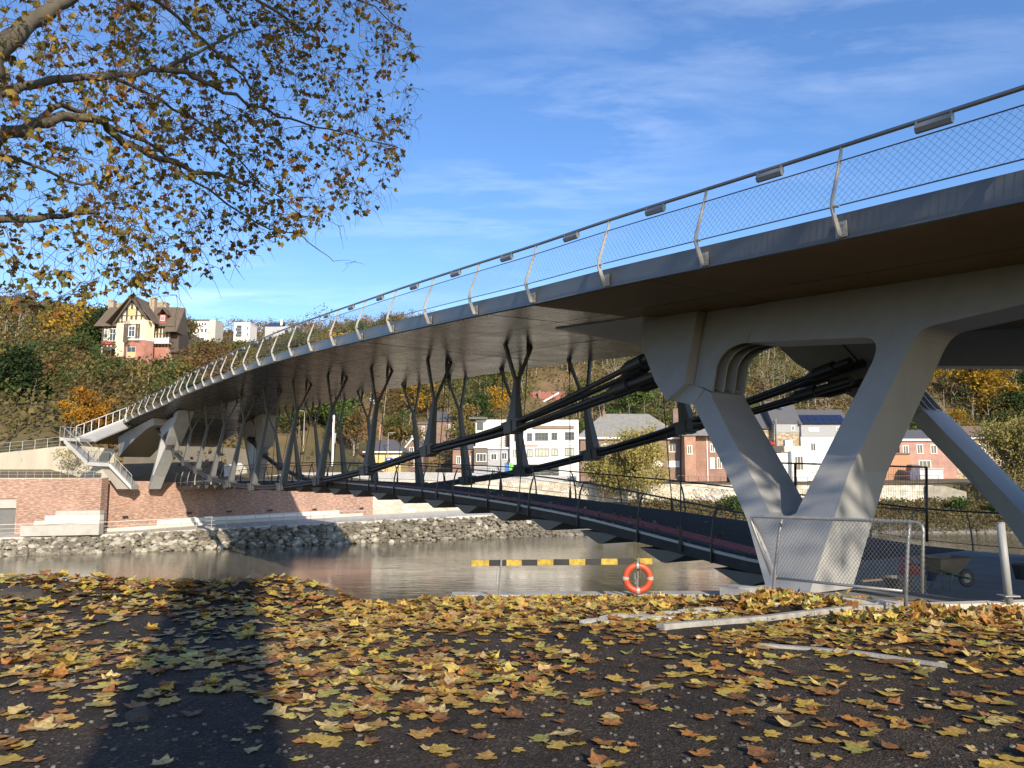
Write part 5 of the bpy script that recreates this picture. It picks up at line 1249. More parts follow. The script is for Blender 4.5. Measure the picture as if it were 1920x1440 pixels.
mb = MB(); rect(mb, Y, 319, 622, 332, 660, .5, 5); mb.build('wing_wall', TIMB, mn)
STCH = mat('chimney_stone', (.34, .28, .20), .9, .2, 2)
chimney(mn, Y + 3, 203, 564, 211, 596, STCH, 1.2); chimney(mn, Y + 6, 216, 570, 228, 582, STCH, 1.4); chimney(mn, Y + 2, 280.5, 559, 288, 596, STCH, 1.2); chimney(mn, Y + 6, 293, 568, 311, 586, STCH, 1.4)

# lamp posts, masts, street things on the far bank
def lamp(label, px, ytop, Y, zb_, arm=None, r=.07):
    p = at(px, ytop, Y); t = thing('street_lamp', label, 'lamp', (p.x, p.y, zb_)); mb = MB(); mb.tube([Vector((p.x, p.y, zb_)), p], [r * 1.3, r * .8], 6); mb.build('pole', POSTP, t)
    if arm:
        q = at(px + arm, ytop - .5, Y); mb = MB(); mb.tube([p, q], .05, 5); mb.build('arm', POSTP, t); mb = MB(); mb.box(q + (q - p).normalized() * .2, (.8, .25, .12)); mb.build('lamp_head', LIGHTBOX, t)
lamp('pale street lamp with an arm to the left in front of the green shrubs', 571, 771, 112, -1.0, -7)
lamp('thin street lamp beside the yellow building', 728, 812, 124, -1.15, 5)
lamp('pale flagpole like lamp post in front of the grey house', 940, 800, 125, -1.15, 0, .06)
p = at(626, 778, 109); t = thing('mast', 'thick white lattice mast on the road behind the bridge struts', 'mast', (p.x, p.y, -1.0)); mb = MB(); mb.bb(p.x - .12, p.y - .12, -1.0, p.x + .12, p.y + .12, p.z); mb.build('pole', WHITEP, t); mb = MB(); mb.bb(p.x + .15, p.y - .1, at(0, 832, 109).z, p.x + .42, p.y + .1, at(0, 812, 109).z); mb.build('equipment_box', GALV, t)
def van(label, px0, px1, py0, Y, zb_, m):
    a, b = at(px0, py0, Y), at(px1, py0, Y); L_ = b.x - a.x; h = a.z - zb_; c = Vector((a.x, Y, zb_)); t = thing('parked_van', label, 'van', ((a.x + b.x) / 2, Y, zb_))
    mb = MB(); sec = [(0, .25), (0, h * .55), (L_ * .12, h * .62), (L_ * .26, h), (L_, h * .97), (L_, .25)]; mb.prism([c + Vector((x, 0, z)) for x, z in sec], (0, 1.7, 0)); mb.build('body', m, t)
    mb = MB(); mb.prism([c + Vector((x, -.01, z)) for x, z in ((L_ * .17, h * .62), (L_ * .28, h * .92), (L_ * .5, h * .92), (L_ * .5, h * .6))], (0, .02, 0)); mb.build('side_window', GLASS, t)
    for x in (.2, .8):
        mb = MB(); mb.loft([[c + Vector((L_ * x + .32 * math.cos(q), yy, .32 + .32 * math.sin(q))) for q in [k * .5236 for k in range(12)]] for yy in (-.03, .2)]); mb.build('wheel', MATS['tyre'], t)
van('white parked van partly hidden behind the road parapet', 624, 646, 872, 112, -1.0, WHITEP)
van('dark blue parked car in front of the pink brick house', 1705, 1724, 871, 127.5, -1.1, mat('car_blue', (.02, .03, .12), .3, .1, 2, coat=.5))
for lab, px, m in (('tall blue feather banner in front of the white block', 949, mat('banner_blue', (.05, .16, .55), .7, .1, 2)), ('tall bright green feather banner in front of the white block', 958, mat('banner_green', (.16, .62, .08), .7, .1, 2))):
    p = at(px, 871, 122); t = thing('banner', lab, 'banner', (p.x, p.y, -1.1)); mb = MB(); mb.tube([Vector((p.x - .25, p.y, -1.1)), p + Vector((-.25, 0, .3))], .03, 5); mb.build('pole', GALV, t)
    mb = MB(); mb.prism([p + Vector((x, 0, z)) for x, z in ((-.22, .3), (.1, .25), (.42, -.2), (.5, -1.6), (-.22, -1.7))], (0, .03, 0)); mb.build('flag', m, t)
railing('site_barrier', 'row of grey mesh barriers along the road on the far bank', [Vector((X_at(px, 109), 109, -.9)) for px in (760, 850, 960, 1080)], 1.15, GALV, 14, (1.0, .1), .025, .03, infill=110)
railing('river_wall_railing', 'dark railing on top of the pale river wall at right', [at(px, py, 104) for px, py in ((1270, 907), (1400, 910), (1560, 911), (1760, 906))], 1.1, DARKRAIL, 24, (1.0, .12), .03, .03, infill=160)
for k in range(4):
    y0 = 826 + k * 9; a, b = at(560, y0 + 6, 116), at(960, y0 - 1, 126); mb = MB(); mb.tube([a.lerp(b, u) - UP * (4 * .35 * u * (1 - u)) for u in [i / 12 for i in range(13)]], .012, 3, cap=False)
    tag(mb.build('overhead_cable', WIREM), ['topmost thin overhead cable above the far road', 'second thin overhead cable below the topmost one', 'third thin overhead cable above the far road', 'lowest thin overhead cable above the far road'][k], 'cable', 'overhead cables above the far road')

# ------------------------------------------------------------------ VEGETATION
def leaf_quads(mb, c, n, spread, size, rr, flat=1.0, up=.35):
    for _ in range(n):
        p = c + Vector((rr.gauss(0, spread), rr.gauss(0, spread), rr.gauss(0, spread * flat)))
        a = Vector((rr.gauss(0, 1), rr.gauss(0, 1), rr.gauss(0, 1))).normalized(); b = a.orthogonal().normalized(); c2 = a.cross(b)
        s1 = size * rr.uniform(.6, 1.35); s2 = s1 * rr.uniform(.45, .9)
        mb.add([p + b * s1, p + c2 * s2, p - b * s1 * .9, p - c2 * s2], [(0, 1, 2, 3)])
def limb_tree(mb, rr, H, r0, n, spread, up=.5, lean=.05):
    """tapered trunk + forking limbs; returns limb tip points"""
    tips = []
    top = Vector((rr.uniform(-lean, lean) * H, rr.uniform(-lean, lean) * H, H))
    pts = [Vector((0, 0, -.4)).lerp(top, k / 6) + Vector((rr.gauss(0, .012 * H) if 0 < k < 6 else 0, rr.gauss(0, .012 * H) if 0 < k < 6 else 0, 0)) for k in range(7)]
    mb.tube(pts, [r0 * (1 - .14 * k) for k in range(7)], 6); tips.append(pts[-1])
    for i in range(n):
        f = rr.uniform(.3, .95); b = pts[0].lerp(top, f); a = rr.uniform(0, 6.28); L = spread * rr.uniform(.6, 1.1) * (1.25 - f * .6)
        e = b + Vector((math.cos(a) * L, math.sin(a) * L, L * up * rr.uniform(.4, 1.5))); m_ = b.lerp(e, .5) + Vector((rr.gauss(0, .06), rr.gauss(0, .06), -.05)) * L
        mb.tube([b, m_, e], [r0 * .38, r0 * .24, r0 * .08], 4, cap=False); tips.append(e); tips.append(m_.lerp(e, .5))
        for k in range(3):
            e2 = m_.lerp(e, rr.uniform(.2, .9)) + Vector((rr.gauss(0, 1), rr.gauss(0, 1), rr.uniform(.2, 1))) * L * .32
            mb.tube([m_.lerp(e, .4), e2], [r0 * .16, r0 * .04], 3, cap=False); tips.append(e2)
    return tips
BARK = mat('bark', (.13, .105, .075), .95, .3, 3, bump=.7, streak=(3, 3, .6)); BARKP = mat('pale_bark', (.30, .26, .20), .95, .25, 3, bump=.5, streak=(3, 3, .6))
F_OLIVE = foliage('leaves_olive', [(.2, (.05, .062, .02)), (.45, (.12, .125, .038)), (.65, (.19, .155, .05)), (.85, (.26, .18, .06))], .3)
F_BROWN = foliage('leaves_brown', [(.2, (0.090, 0.054, 0.024)), (.5, (0.188, 0.108, 0.042)), (.8, (0.285, 0.150, 0.053))], .5)
F_YELL = foliage('leaves_yellow', [(.2, (0.184, 0.115, 0.017)), (.5, (0.414, 0.253, 0.029)), (.8, (0.552, 0.368, 0.046))], .6)
F_GOLD = foliage('leaves_orange', [(.2, (0.172, 0.081, 0.014)), (.5, (0.391, 0.196, 0.023)), (.8, (0.506, 0.287, 0.034))], .6)
F_GREEN = foliage('leaves_green', [(.2, (0.026, 0.046, 0.014)), (.5, (0.065, 0.109, 0.029)), (.8, (0.123, 0.167, 0.043))], .6)
F_DARK = foliage('leaves_dark', [(.2, (0.014, 0.028, 0.011)), (.5, (0.034, 0.059, 0.020)), (.8, (0.070, 0.098, 0.028))], .6)
F_WILLOW = foliage('leaves_willow', [(.2, (.20, .19, .065)), (.5, (.38, .34, .12)), (.8, (.50, .42, .16))], .8, .45)
F_SCRUB = foliage('leaves_scrub', [(.2, (.055, .055, .024)), (.42, (.105, .105, .042)), (.62, (.165, .135, .056)), (.85, (.24, .165, .075))], .25)
protos = {}
def tree_proto(kind, seed, H, r0, nl, spread, per, cs, size, fm, bm=BARK, base=.3, up=.5, flat=.7):
    rr = random.Random(seed); mb = MB(); tips = limb_tree(mb, rr, H * .8, r0, nl, spread, up)
    root = thing(kind, 'tree', 'tree', (0, -900, 0)); o1 = bpy.data.objects.new('trunk', mb.mesh('trunk', mats=bm)); COL.objects.link(o1); o1.parent = root
    mb = MB()
    for t in tips:
        if t.z < H * base * rr.uniform(.6, 1): continue
        leaf_quads(mb, t + Vector((0, 0, .05 * H * rr.uniform(-.3, 1))), per, cs * rr.uniform(.7, 1.3), size, rr, flat)
    o2 = bpy.data.objects.new('crown', mb.mesh('crown', mats=fm)); COL.objects.link(o2); o2.parent = root
    return root
PROTO = {
 'olive': [tree_proto('broadleaf_tree', 1, 10, .22, 12, 3.2, 26, .85, .26, F_OLIVE), tree_proto('broadleaf_tree', 2, 11, .24, 13, 3.6, 22, .95, .27, F_OLIVE), tree_proto('broadleaf_tree', 3, 9, .2, 11, 3.0, 30, .8, .24, F_OLIVE, base=.15)],
 'brown': [tree_proto('broadleaf_tree', 4, 10, .22, 12, 3.3, 18, .95, .25, F_BROWN, BARKP), tree_proto('broadleaf_tree', 5, 9, .2, 13, 3.2, 24, .8, .24, F_BROWN)],
 'green': [tree_proto('broadleaf_tree', 6, 10, .24, 13, 3.2, 32, .8, .25, F_GREEN, base=.1), tree_proto('broadleaf_tree', 7, 8, .2, 12, 3.0, 30, .8, .25, F_GREEN, base=.05)],
 'dark': [tree_proto('evergreen_tree', 8, 10, .24, 15, 2.6, 36, .7, .24, F_DARK, base=.05)],
 'yellow': [tree_proto('broadleaf_tree', 9, 9, .2, 13, 2.8, 30, .75, .24, F_YELL, base=.15), tree_proto('broadleaf_tree', 10, 10, .22, 12, 3.0, 22, .85, .24, F_YELL, BARKP)],
 'orange': [tree_proto('broadleaf_tree', 12, 9, .2, 13, 2.8, 30, .75, .24, F_GOLD, base=.1)],
 'bare': [tree_proto('bare_tree', 13, 12, .17, 14, 3.0, 4, .9, .2, F_SCRUB, BARKP, up=1.3), tree_proto('bare_tree', 14, 13, .16, 12, 2.4, 3, .9, .2, F_BROWN, BARKP, up=1.6)],
 'scrub': [tree_proto('shrub', 15, 4.2, .09, 12, 1.7, 20, .6, .2, F_SCRUB, base=0), tree_proto('shrub', 16, 3.8, .08, 12, 1.8, 24, .6, .2, F_OLIVE, base=0), tree_proto('shrub', 17, 3.6, .08, 12, 1.6, 24, .55, .2, F_GREEN, base=0)],
}
HT = {'olive': 10, 'brown': 10, 'green': 9, 'dark': 10, 'yellow': 9.5, 'orange': 9, 'bare': 12.5, 'scrub': 4.2}
KLAB = {'olive': ('olive brown autumn tree on the wooded hillside', 'olive autumn trees on the hillside'), 'brown': ('rusty brown autumn tree on the wooded hillside', 'brown autumn trees on the hillside'), 'green': ('still green leafy tree on the wooded hillside', 'green trees on the hillside'),
        'dark': ('dark evergreen tree on the wooded hillside', 'evergreen trees on the hillside'), 'yellow': ('bright yellow autumn tree on the wooded hillside', 'yellow trees on the hillside'), 'orange': ('orange autumn tree on the wooded hillside', 'orange trees on the hillside'),
        'bare': ('nearly bare pale stemmed tree on the wooded hillside', 'bare trees on the hillside'), 'scrub': ('low bushy shrub on the wooded hillside', 'shrubs on the hillside')}
TR_ = random.Random(77)
def plant(kind, px, Y, h, label=None, group=None, z=None, wide=1.0):
    pr = TR_.choice(PROTO[kind]); s_ = h / HT[kind]
    o = copy_tree(pr, (X_at(px, Y), Y, (zat(px, Y) if z is None else z) - .2), TR_.uniform(0, 6.28), (s_ * wide * TR_.uniform(.9, 1.15), s_ * wide * TR_.uniform(.9, 1.15), s_), label or KLAB[kind][0], group if label else KLAB[kind][1])
    return o
# single trees one can pick out
plant('yellow', 128, 152, 11.5, 'bright yellow tree standing just left of the half timbered mansion', wide=1.15)
plant('dark', 168, 150, 12, 'tall dark green tree between the yellow tree and the mansion', wide=.9)
plant('orange', 166, 104, 8.4, 'vivid orange yellow tree low on the hill above the far stairs', wide=.8)
plant('orange', 132, 98, 4.6, 'small golden bush low on the hill left of the vivid orange tree', wide=1.0)
plant('brown', 372, 138, 8.5, 'broad rusty tree right of the mansion above the bridge railing', wide=1.5)
plant('brown', 395, 134, 8, 'smaller rusty tree right of the broad rusty one beside the mansion', wide=1.3)
plant('dark', 28, 104, 8.5, 'dark evergreen at the left edge low on the hill', wide=1.35)
plant('dark', 56, 102, 5.5, 'rounded dark evergreen bush right of the evergreen at the left edge', wide=1.3)
plant('dark', 350, 124, 5.0, 'dark bush below the broad rusty tree beside the railing', wide=1.6)
for px_, Y_, h_ in ((1835, 186, 13), (1905, 196, 13), (1785, 200, 12), (1880, 176, 11)): plant('yellow', px_, Y_, h_, 'golden yellow tree on the slope above the long stone house', 'golden trees above the long stone house', wide=1.3)
plant('bare', 590, 300, 17, 'tall bare tree on the ridge just left of the railing', wide=1.5)
plant('bare', 560, 310, 15, 'bare tree left of the tall bare one on the ridge', wide=1.5)
plant('green', 1690, 124 + 30, 10, 'light green tree above the pink brick house', z=zat(1690, 154), wide=1.2)
def lim(px, Y):
    """skyline: highest picture row a crown may reach in this direction"""
    if px < 350:
        if Y < 144 and 178 < px: return 668
        return lerp_tab(px, [-100, 0, 60, 120, 170, 200, 350], [540, 548, 562, 566, 580, 590, 600])
    if Y < 320: return lerp_tab(px, [350, 400, 435, 480, 520, 560, 640, 760, 900], [640, 645, 642, 640, 630, 618, 596, 585, 560])
    return lerp_tab(px, [350, 400, 480, 560, 640, 760], [588, 585, 582, 578, 576, 565])
def kind_for(px, Y):
    q = TR_.random()
    if px < 420: tab = [('olive', .46), ('brown', .14), ('scrub', .08), ('green', .20), ('dark', .05), ('bare', .07)]
    elif px < 700: tab = [('green', .36), ('olive', .30), ('brown', .14), ('bare', .12), ('yellow', .08)]
    elif px < 1150: tab = [('olive', .40), ('green', .16), ('brown', .24), ('yellow', .10), ('bare', .06), ('orange', .04)]
    elif px < 1560: tab = [('bare', .46), ('olive', .24), ('brown', .16), ('green', .14)]
    else: tab = [('yellow', .48), ('green', .18), ('bare', .2), ('olive', .14)]
    a = 0
    for k, w in tab:
        a += w
        if q < a: return k
    return tab[0][0]
placed = 0; tries = 0
near_list = []
while placed < 285 and tries < 6000:
    tries += 1
    px = TR_.uniform(-70, 1990); Y = 98 + 150 * TR_.random() ** 1.25
    if px > 700: Y += 42
    elif px > 470: Y += 10
    if 900 < px and Y < 152: continue
    if 108 < px < 192 and Y < 107: continue
    if 185 < px < 470 and Y < 113: continue
    if 90 < px < 150 and Y < 150 and TR_.random() < .7: continue
    if 672 < px < 716 and Y < 185: continue
    if 995 < px < 1062 and Y < 192: continue
    if 775 < px < 865 and Y < 168: continue
    if 180 < px < 350 and 138 < Y < 165: continue
    if 470 < px < 560 and Y < 128: continue
    if px > 860 and px < 1480 and TR_.random() < .25: continue
    if any(abs(px - a) * Y / F_PX < 2.6 and abs(Y - b) < 4.5 for a, b in near_list): continue
    k = kind_for(px, Y); h = HT[k] * TR_.uniform(.7, 1.15); z = zat(px, Y)
    zl2 = at(px, lim(px, Y), Y).z
    if z + h > zl2:
        h = zl2 - z
        if h < 2.2: continue
        if h < 5: k = TR_.choice(['scrub', 'scrub', 'scrub', 'brown']); h = min(h, 5)
    plant(k, px, Y, h); near_list.append((px, Y)); placed += 1
# undergrowth covering the slope, woodland on the far ridge
rr = random.Random(5); mb = MB()
def blocked(px, Y): return (470 < px < 640 and Y < 128) or (186 < px < 345 and 136 < Y < 160) or (672 < px < 716 and Y < 186) or (995 < px < 1062 and Y < 194) or (775 < px < 865 and Y < 170) or (px > 900 and Y < 152) or (640 <= px < 900 and Y < 146)
for i in range(21000):
    px = rr.uniform(-120, 2050); Y = (93 if px > 140 or rr.random() < .8 else 82.8) + 170 * rr.random() ** 1.25
    if px > 700: Y += 46
    elif px > 420: Y += 14
    elif px > 170: Y += 8
    if blocked(px, Y) and rr.random() < .93: continue
    z = zat(px, Y); hmax = at(px, lim(px, Y) + 6, Y).z - z
    if hmax < .2: continue
    leaf_quads(mb, Vector((X_at(px, Y), Y, z + min(hmax, rr.uniform(.1, 2.6)))), 5, .8, .34, rr)
WD = [MB(), MB(), MB(), MB()]
for i in range(2500):
    px = rr.uniform(-120, 2050); Y = 100 + 170 * rr.random() ** 1.1
    if px > 700: Y += 46
    elif px > 420: Y += 18
    elif px > 170: Y += 8
    if blocked(px, Y): continue
    z = zat(px, Y); h = min(at(px, lim(px, Y), Y).z - z, rr.uniform(4, 10))
    if h < 2: continue
    w = WD[rr.choice([0, 0, 0, 1, 2, 2] if px < 1500 else [0, 2, 2, 1])]; n_ = rr.randint(3, 6)
    for k in range(n_):
        c = Vector((X_at(px, Y) + rr.gauss(0, h * .16), Y + rr.gauss(0, h * .16), z + h * rr.uniform(.35, .92))); leaf_quads(w, c, 20, h * .085 + .15, .25, rr, .75)
    if rr.random() < (.75 if px > 880 else .10):
        q = Vector((X_at(px, Y), Y, z - .3)); e = q + Vector((rr.gauss(0, .6), rr.gauss(0, .6), h * .95)); WD[3].tube([q, q.lerp(e, .5) + Vector((rr.gauss(0, .2), 0, 0)), e], [.12, .08, .03], 4, cap=False)
        for k in range(4):
            f = q.lerp(e, rr.uniform(.35, .9)); WD[3].tube([f, f + Vector((rr.gauss(0, 1.1), rr.gauss(0, 1.1), rr.uniform(.4, 1.6)))], [.05, .015], 3, cap=False)
tag(WD[0].build('hillside_wood', F_OLIVE), 'olive toned thin trees filling the wood between the single trees', 'woodland', kind='stuff')
tag(WD[1].build('hillside_wood', F_BROWN), 'rusty thin trees filling the wood between the single trees', 'woodland', kind='stuff')
tag(WD[2].build('hillside_wood', F_GREEN), 'green thin trees filling the wood between the single trees', 'woodland', kind='stuff')
tag(WD[3].build('hillside_stems', BARKP), 'pale bare stems standing all over the wooded hillside', 'tree stems', kind='stuff')
tag(mb.build('undergrowth', F_SCRUB), 'brown autumn undergrowth covering the hillside between the trees', 'undergrowth', kind='stuff')
mb = MB(); mb2 = MB(); mb3 = MB()
for i in range(2600):
    px = rr.uniform(-200, 2100); Y = 215 + 370 * rr.random()
    if px < 350: Y = min(Y, 215 + 80 * rr.random())
    z = zat(px, Y); top = at(px, lim(px, Y), Y).z
    if 350 <= px < 560 and Y < 385: top = min(top, at(px, 640, Y).z)
    if z + 3 > top: continue
    h = min(top - z, rr.uniform(7, 13)); c = Vector((X_at(px, Y), Y, z + h * .6)); target = rr.choice([mb, mb, mb2])
    for k in range(3): leaf_quads(target, c + Vector((rr.gauss(0, h * .22), rr.gauss(0, h * .22), rr.uniform(-.3, .05) * h)), 26, h * .11, .42, rr, .8)
    if rr.random() < .5: mb3.tube([Vector((c.x, c.y, z)), c + UP * h * .3], [.18, .06], 4, cap=False)
tag(mb.build('far_woodland', F_BROWN), 'brown autumn woodland covering the far ridge', 'woodland', kind='stuff')
tag(mb2.build('far_woodland', F_SCRUB), 'duller brown trees mixed into the woodland on the far ridge', 'woodland', kind='stuff')
tag(mb3.build('far_stems', BARKP), 'pale stems of the woodland on the far ridge', 'tree stems', kind='stuff')
# green shrubs on the slope behind the struts, bank plants on the right
for i, (px, Y, h) in enumerate([(520, 118, 5), (545, 120, 6), (565, 124, 7), (592, 122, 7), (615, 122, 6.5), (640, 120, 6), (660, 124, 6.5), (600, 130, 8), (560, 133, 8), (640, 132, 8), (530, 128, 7)]):
    plant('green', px, Y, h, 'dense green shrub on the slope behind the street lamp and bridge struts', 'green shrubs on the slope behind the struts', wide=1.2)
rr = random.Random(9); mb = MB()
for i in range(7500):
    px = rr.uniform(1180, 2060); f = rr.random() ** .8; Yw = polyY(WAT, px); Yt = wY(px) - .6; Y = Yw + (Yt - Yw) * f
    z = ZW + .2 + (-3.8 - ZW) * f; leaf_quads(mb, Vector((X_at(px, Y), Y, z + rr.uniform(0, .35))), 5, .3, .16, rr, .7)
GRASS = foliage('bank_grass', [(.2, (.05, .055, .018)), (.5, (.12, .11, .04)), (.8, (.20, .15, .07))], 1.2)
tag(mb.build('bank_vegetation', GRASS), 'rough grass and weeds on the far bank at right', 'grass', kind='stuff')
for i, (px, Y, h, lab) in enumerate([(1375, 97, 2.4, 'green bush on the far bank seen left of the pier leg'), (1600, 98, 1.8, 'green bush on the far bank inside the V of the pier'), (1790, 99, 2.2, 'larger green bush on the far bank beside the grey wing wall'), (1860, 98, 2.0, 'green bush on the far bank at the right behind the pier leg'), (480, 81.5, .8, 'small weed clump growing among the rocks near the shadow edge'), (1120, 93, 1.0, 'low green weeds between the rocks and the willow')]):
    o = copy_tree(PROTO['scrub'][2], (X_at(px, Y), Y, {480: -6.0, 1120: -5.6}.get(px, -4.9)), i, h / 3.6 , lab)
def willow(label, px, Y, zb_, h, seed, spread, n=12):
    rr = random.Random(seed); c0 = Vector((X_at(px, Y), Y, zb_)); rt = thing('willow_tree', label, 'tree', c0); mb = MB(); tips = limb_tree(mb, rr, h * .72, .24, n, spread, .75, .03)
    for k in range(2):
        a = rr.uniform(0, 6); mb.tube([Vector((0, 0, .3)), Vector((math.cos(a) * .8, math.sin(a) * .8, h * .4)), Vector((math.cos(a) * 1.6, math.sin(a) * 1.4, h * .62))], [.16, .12, .05], 5); tips.append(Vector((math.cos(a) * 1.6, math.sin(a) * 1.4, h * .62)))
    m = mb.mesh('trunk', mats=BARK); o = bpy.data.objects.new('trunk', m); COL.objects.link(o); o.parent = rt
    mb = MB()
    for t in tips:
        if t.z < h * .2: continue
        for _ in range(58):
            p = t + Vector((rr.gauss(0, .75), rr.gauss(0, .75), rr.gauss(.2, .65))); L = rr.uniform(.3, .9)
            for k in range(3):
                q = p + Vector((rr.gauss(0, .08), rr.gauss(0, .08), -L * k / 3)); leaf_quads(mb, q, 1, .05, .15, rr)
    o = bpy.data.objects.new('crown', mb.mesh('crown', mats=F_WILLOW)); COL.objects.link(o); o.parent = rt
willow('yellow green willow tree in front of the hipped roof house across the river', 1196, 99.5, -5.2, 13.2, 31, 3.3, 15)
willow('smaller thin willow left of the yellow green willow across the river', 1130, 100.5, -4.6, 8.5, 32, 2.0, 8)
willow('pale willow at the right edge in front of the long stone house', 1895, 100, -4.6, 14.5, 33, 3.6, 16)
willow('second pale willow at the right edge, mostly cut off by the picture', 1985, 101, -4.4, 13, 34, 3.2, 12)
rt = thing('young_tree', 'small yellowing tree in front of the beige ramp wall at left', 'tree', at(127, 893, 80)); rr = random.Random(3); mb = MB(); tips = limb_tree(mb, rr, 2.6, .05, 11, 1.25, .6)
o = bpy.data.objects.new('trunk', mb.mesh('trunk', mats=BARK)); COL.objects.link(o); o.parent = rt; mb = MB()
for t in tips: leaf_quads(mb, t, 9, .28, .10, rr)
o = bpy.data.objects.new('crown', mb.mesh('crown', mats=F_WILLOW)); COL.objects.link(o); o.parent = rt
for k in PROTO.values():      # the prototypes themselves were only templates
    for root in k:
        for ch in list(root.children): bpy.data.objects.remove(ch)
        bpy.data.objects.remove(root)

# ------------------------------------------------------------------ FALLEN LEAVES
LR = random.Random(2024)
LEAF2D = [(-90, .20), (-66, .58), (-40, .68), (-20, .98), (-4, .74), (14, .82), (38, 1.06), (55, .74), (70, .86), (90, 1.16), (110, .86), (125, .74), (142, 1.06), (166, .82), (184, .74), (200, .98), (220, .68), (246, .58)]
PAL = [((.54, .37, .075), 4.5), ((.47, .28, .075), 4), ((.40, .18, .045), 2.4), ((.27, .125, .045), 2), ((.50, .40, .10), 3), ((.34, .32, .085), 1), ((.18, .09, .038), 2), ((.56, .42, .18), 3.5)]
PALW = [w for _, w in PAL]
def leaf_geo(rr, size, curl):
    vs = [Vector((0, 0, .02 * size))]; ph = rr.uniform(0, 6)
    fold = rr.uniform(-.1, .45) * curl; cu = rr.uniform(.0, .55) * curl
    jit = [rr.uniform(.85, 1.12) for _ in LEAF2D]
    for (a, r_), j in zip(LEAF2D, jit):
        a = rad(a); r_ *= j; x, y = math.cos(a) * r_, math.sin(a) * r_ - .1
        z = fold * abs(x) + cu * r_ * r_ * (.5 + .5 * math.sin(2 * a + ph)) + rr.uniform(-.04, .06) * curl
        vs.append(Vector((x, y, z)) * size)
    n = len(LEAF2D); fs = [(0, 1 + i, 1 + (i + 1) % n) for i in range(n)]
    k = len(vs); vs += [Vector((-.012, -.24, .03)) * size, Vector((.012, -.24, .03)) * size, Vector((.05, -.95, .12 * curl + .02)) * size]; fs.append((k, k + 1, k + 2))
    return vs, fs
def place_leaf(mb, p, rr, size, curl, col, tilt=.22):
    vs, fs = leaf_geo(rr, size, curl); rz = rr.uniform(0, 6.28)
    M = Matrix.Rotation(rz, 3, 'Z') @ Matrix.Rotation(rr.gauss(0, tilt), 3, 'X') @ Matrix.Rotation(rr.gauss(0, tilt), 3, 'Y')
    mb.cur = col; mb.add([M @ v + p for v in vs], fs); mb.cur = None
def pick(rr): 
    c = rr.choices(PAL, PALW)[0][0]; k = rr.uniform(.75, 1.2); return (c[0] * k, c[1] * k * rr.uniform(.9, 1.1), c[2] * k, 1)
LEAFM = leaf_attr_mat('fallen_leaf', .18)
def proj(p):
    d = p.y * CT + p.z * ST; v = -p.y * ST + p.z * CT
    return 960 + F_PX * p.x / d, 720 - F_PX * v / d
def cover(px, py):
    """share of the ground under leaves, surveyed from the photograph"""
    base = lerp_tab(py, [1105, 1130, 1180, 1230, 1290, 1350, 1400, 1440], [1.0, 1.0, .9, .68, .50, .34, .2, .15])
    if px < 900: base *= lerp_tab(py, [1105, 1250, 1350, 1440], [1.0, .95, 1.0, .75])
    if px > 1150 and py > 1200: base *= .75
    if 560 < px < 960 and 1200 < py < 1400: base *= 1.45
    if px > 1350 and 1130 < py < 1200: base = max(base, .8)
    return base
cands = []
tries = 0
while len(cands) < 8200 and tries < 42000:
    tries += 1
    Y = math.sqrt(10.9 + 224 * LR.random()); X = LR.uniform(-.78, .76) * Y
    if X > -1.7 and Y > kerb_Y(X) - .1: continue
    q = Vector((X, Y, 0)) - OB
    if X > 3.3 and q.dot(N) > -.85 and Y > 10.5: continue
    if X > 5.2 and Y > 10.4 + (X - 5.2) * .13: continue
    if X < -1.8 and Y > 12.0: continue
    z = gz(X, Y); px, py = proj(Vector((X, Y, z)))
    if 1225 < px < 1705 and abs(py - lerp_tab(px, [k[0] for k in kp], [k[1] for k in kp])) < 10 and LR.random() < .93: continue
    if py > 1500 or px < -60 or px > 1980: continue
    cl = .5 + .9 * nz(X, Y, .55, 12) + .75 * nz(X, Y, 1.7, 14)
    if LR.random() > max(.02, min(1.2, cover(px, py) * (.25 + 1.35 * max(0, cl)))): continue
    cands.append((X, Y, z, px, py))
cands.sort(key=lambda c: c[1])
var = []
for i in range(36):
    m = MB(); col = PAL[i % 8][0]; k = .9 + .25 * ((i * 7) % 5) / 5; place_leaf(m, Vector((0, 0, 0)), random.Random(900 + i), 1.0, [.18, .3, .45, .9][i % 4], tuple(c * k for c in col) + (1,), .0); var.append(m.mesh('fallen_leaf', mats=LEAFM))
CN = ['golden yellow', 'tan orange', 'orange brown', 'rust brown', 'pale yellow green', 'olive green', 'dark brown', 'pale buff']
litter = MB(); nin = 0
for (X, Y, z, px, py) in cands:
    deep = smooth(8, 12, Y); size = LR.choice([.045, .055, .065, .075, .085, .098]) * LR.uniform(.9, 1.1)
    if nin < 300 and 0 < px < 1920 and py < 1440:
        k = LR.choices(range(8), PALW)[0] + 8 * LR.randrange(4); k = k if k < 36 else k - 8
        o = bpy.data.objects.new('fallen_leaf', var[k]); COL.objects.link(o); o.location = (X, Y, z + .012); o.scale = (size,) * 3
        o.rotation_euler = (LR.gauss(0, .06), LR.gauss(0, .06), LR.uniform(0, 6.28)); nin += 1
        tag(o, CN[k % 8] + ' fallen plane leaf lying on the dark gravel in the foreground', 'leaf', CN[k % 8] + ' leaves on the foreground gravel'); continue
    place_leaf(litter, Vector((X, Y, z + .012 + LR.random() * .06 * deep)), LR, size, LR.choice([.15, .3, .5, 1.0]), pick(LR), .07 + .2 * deep)
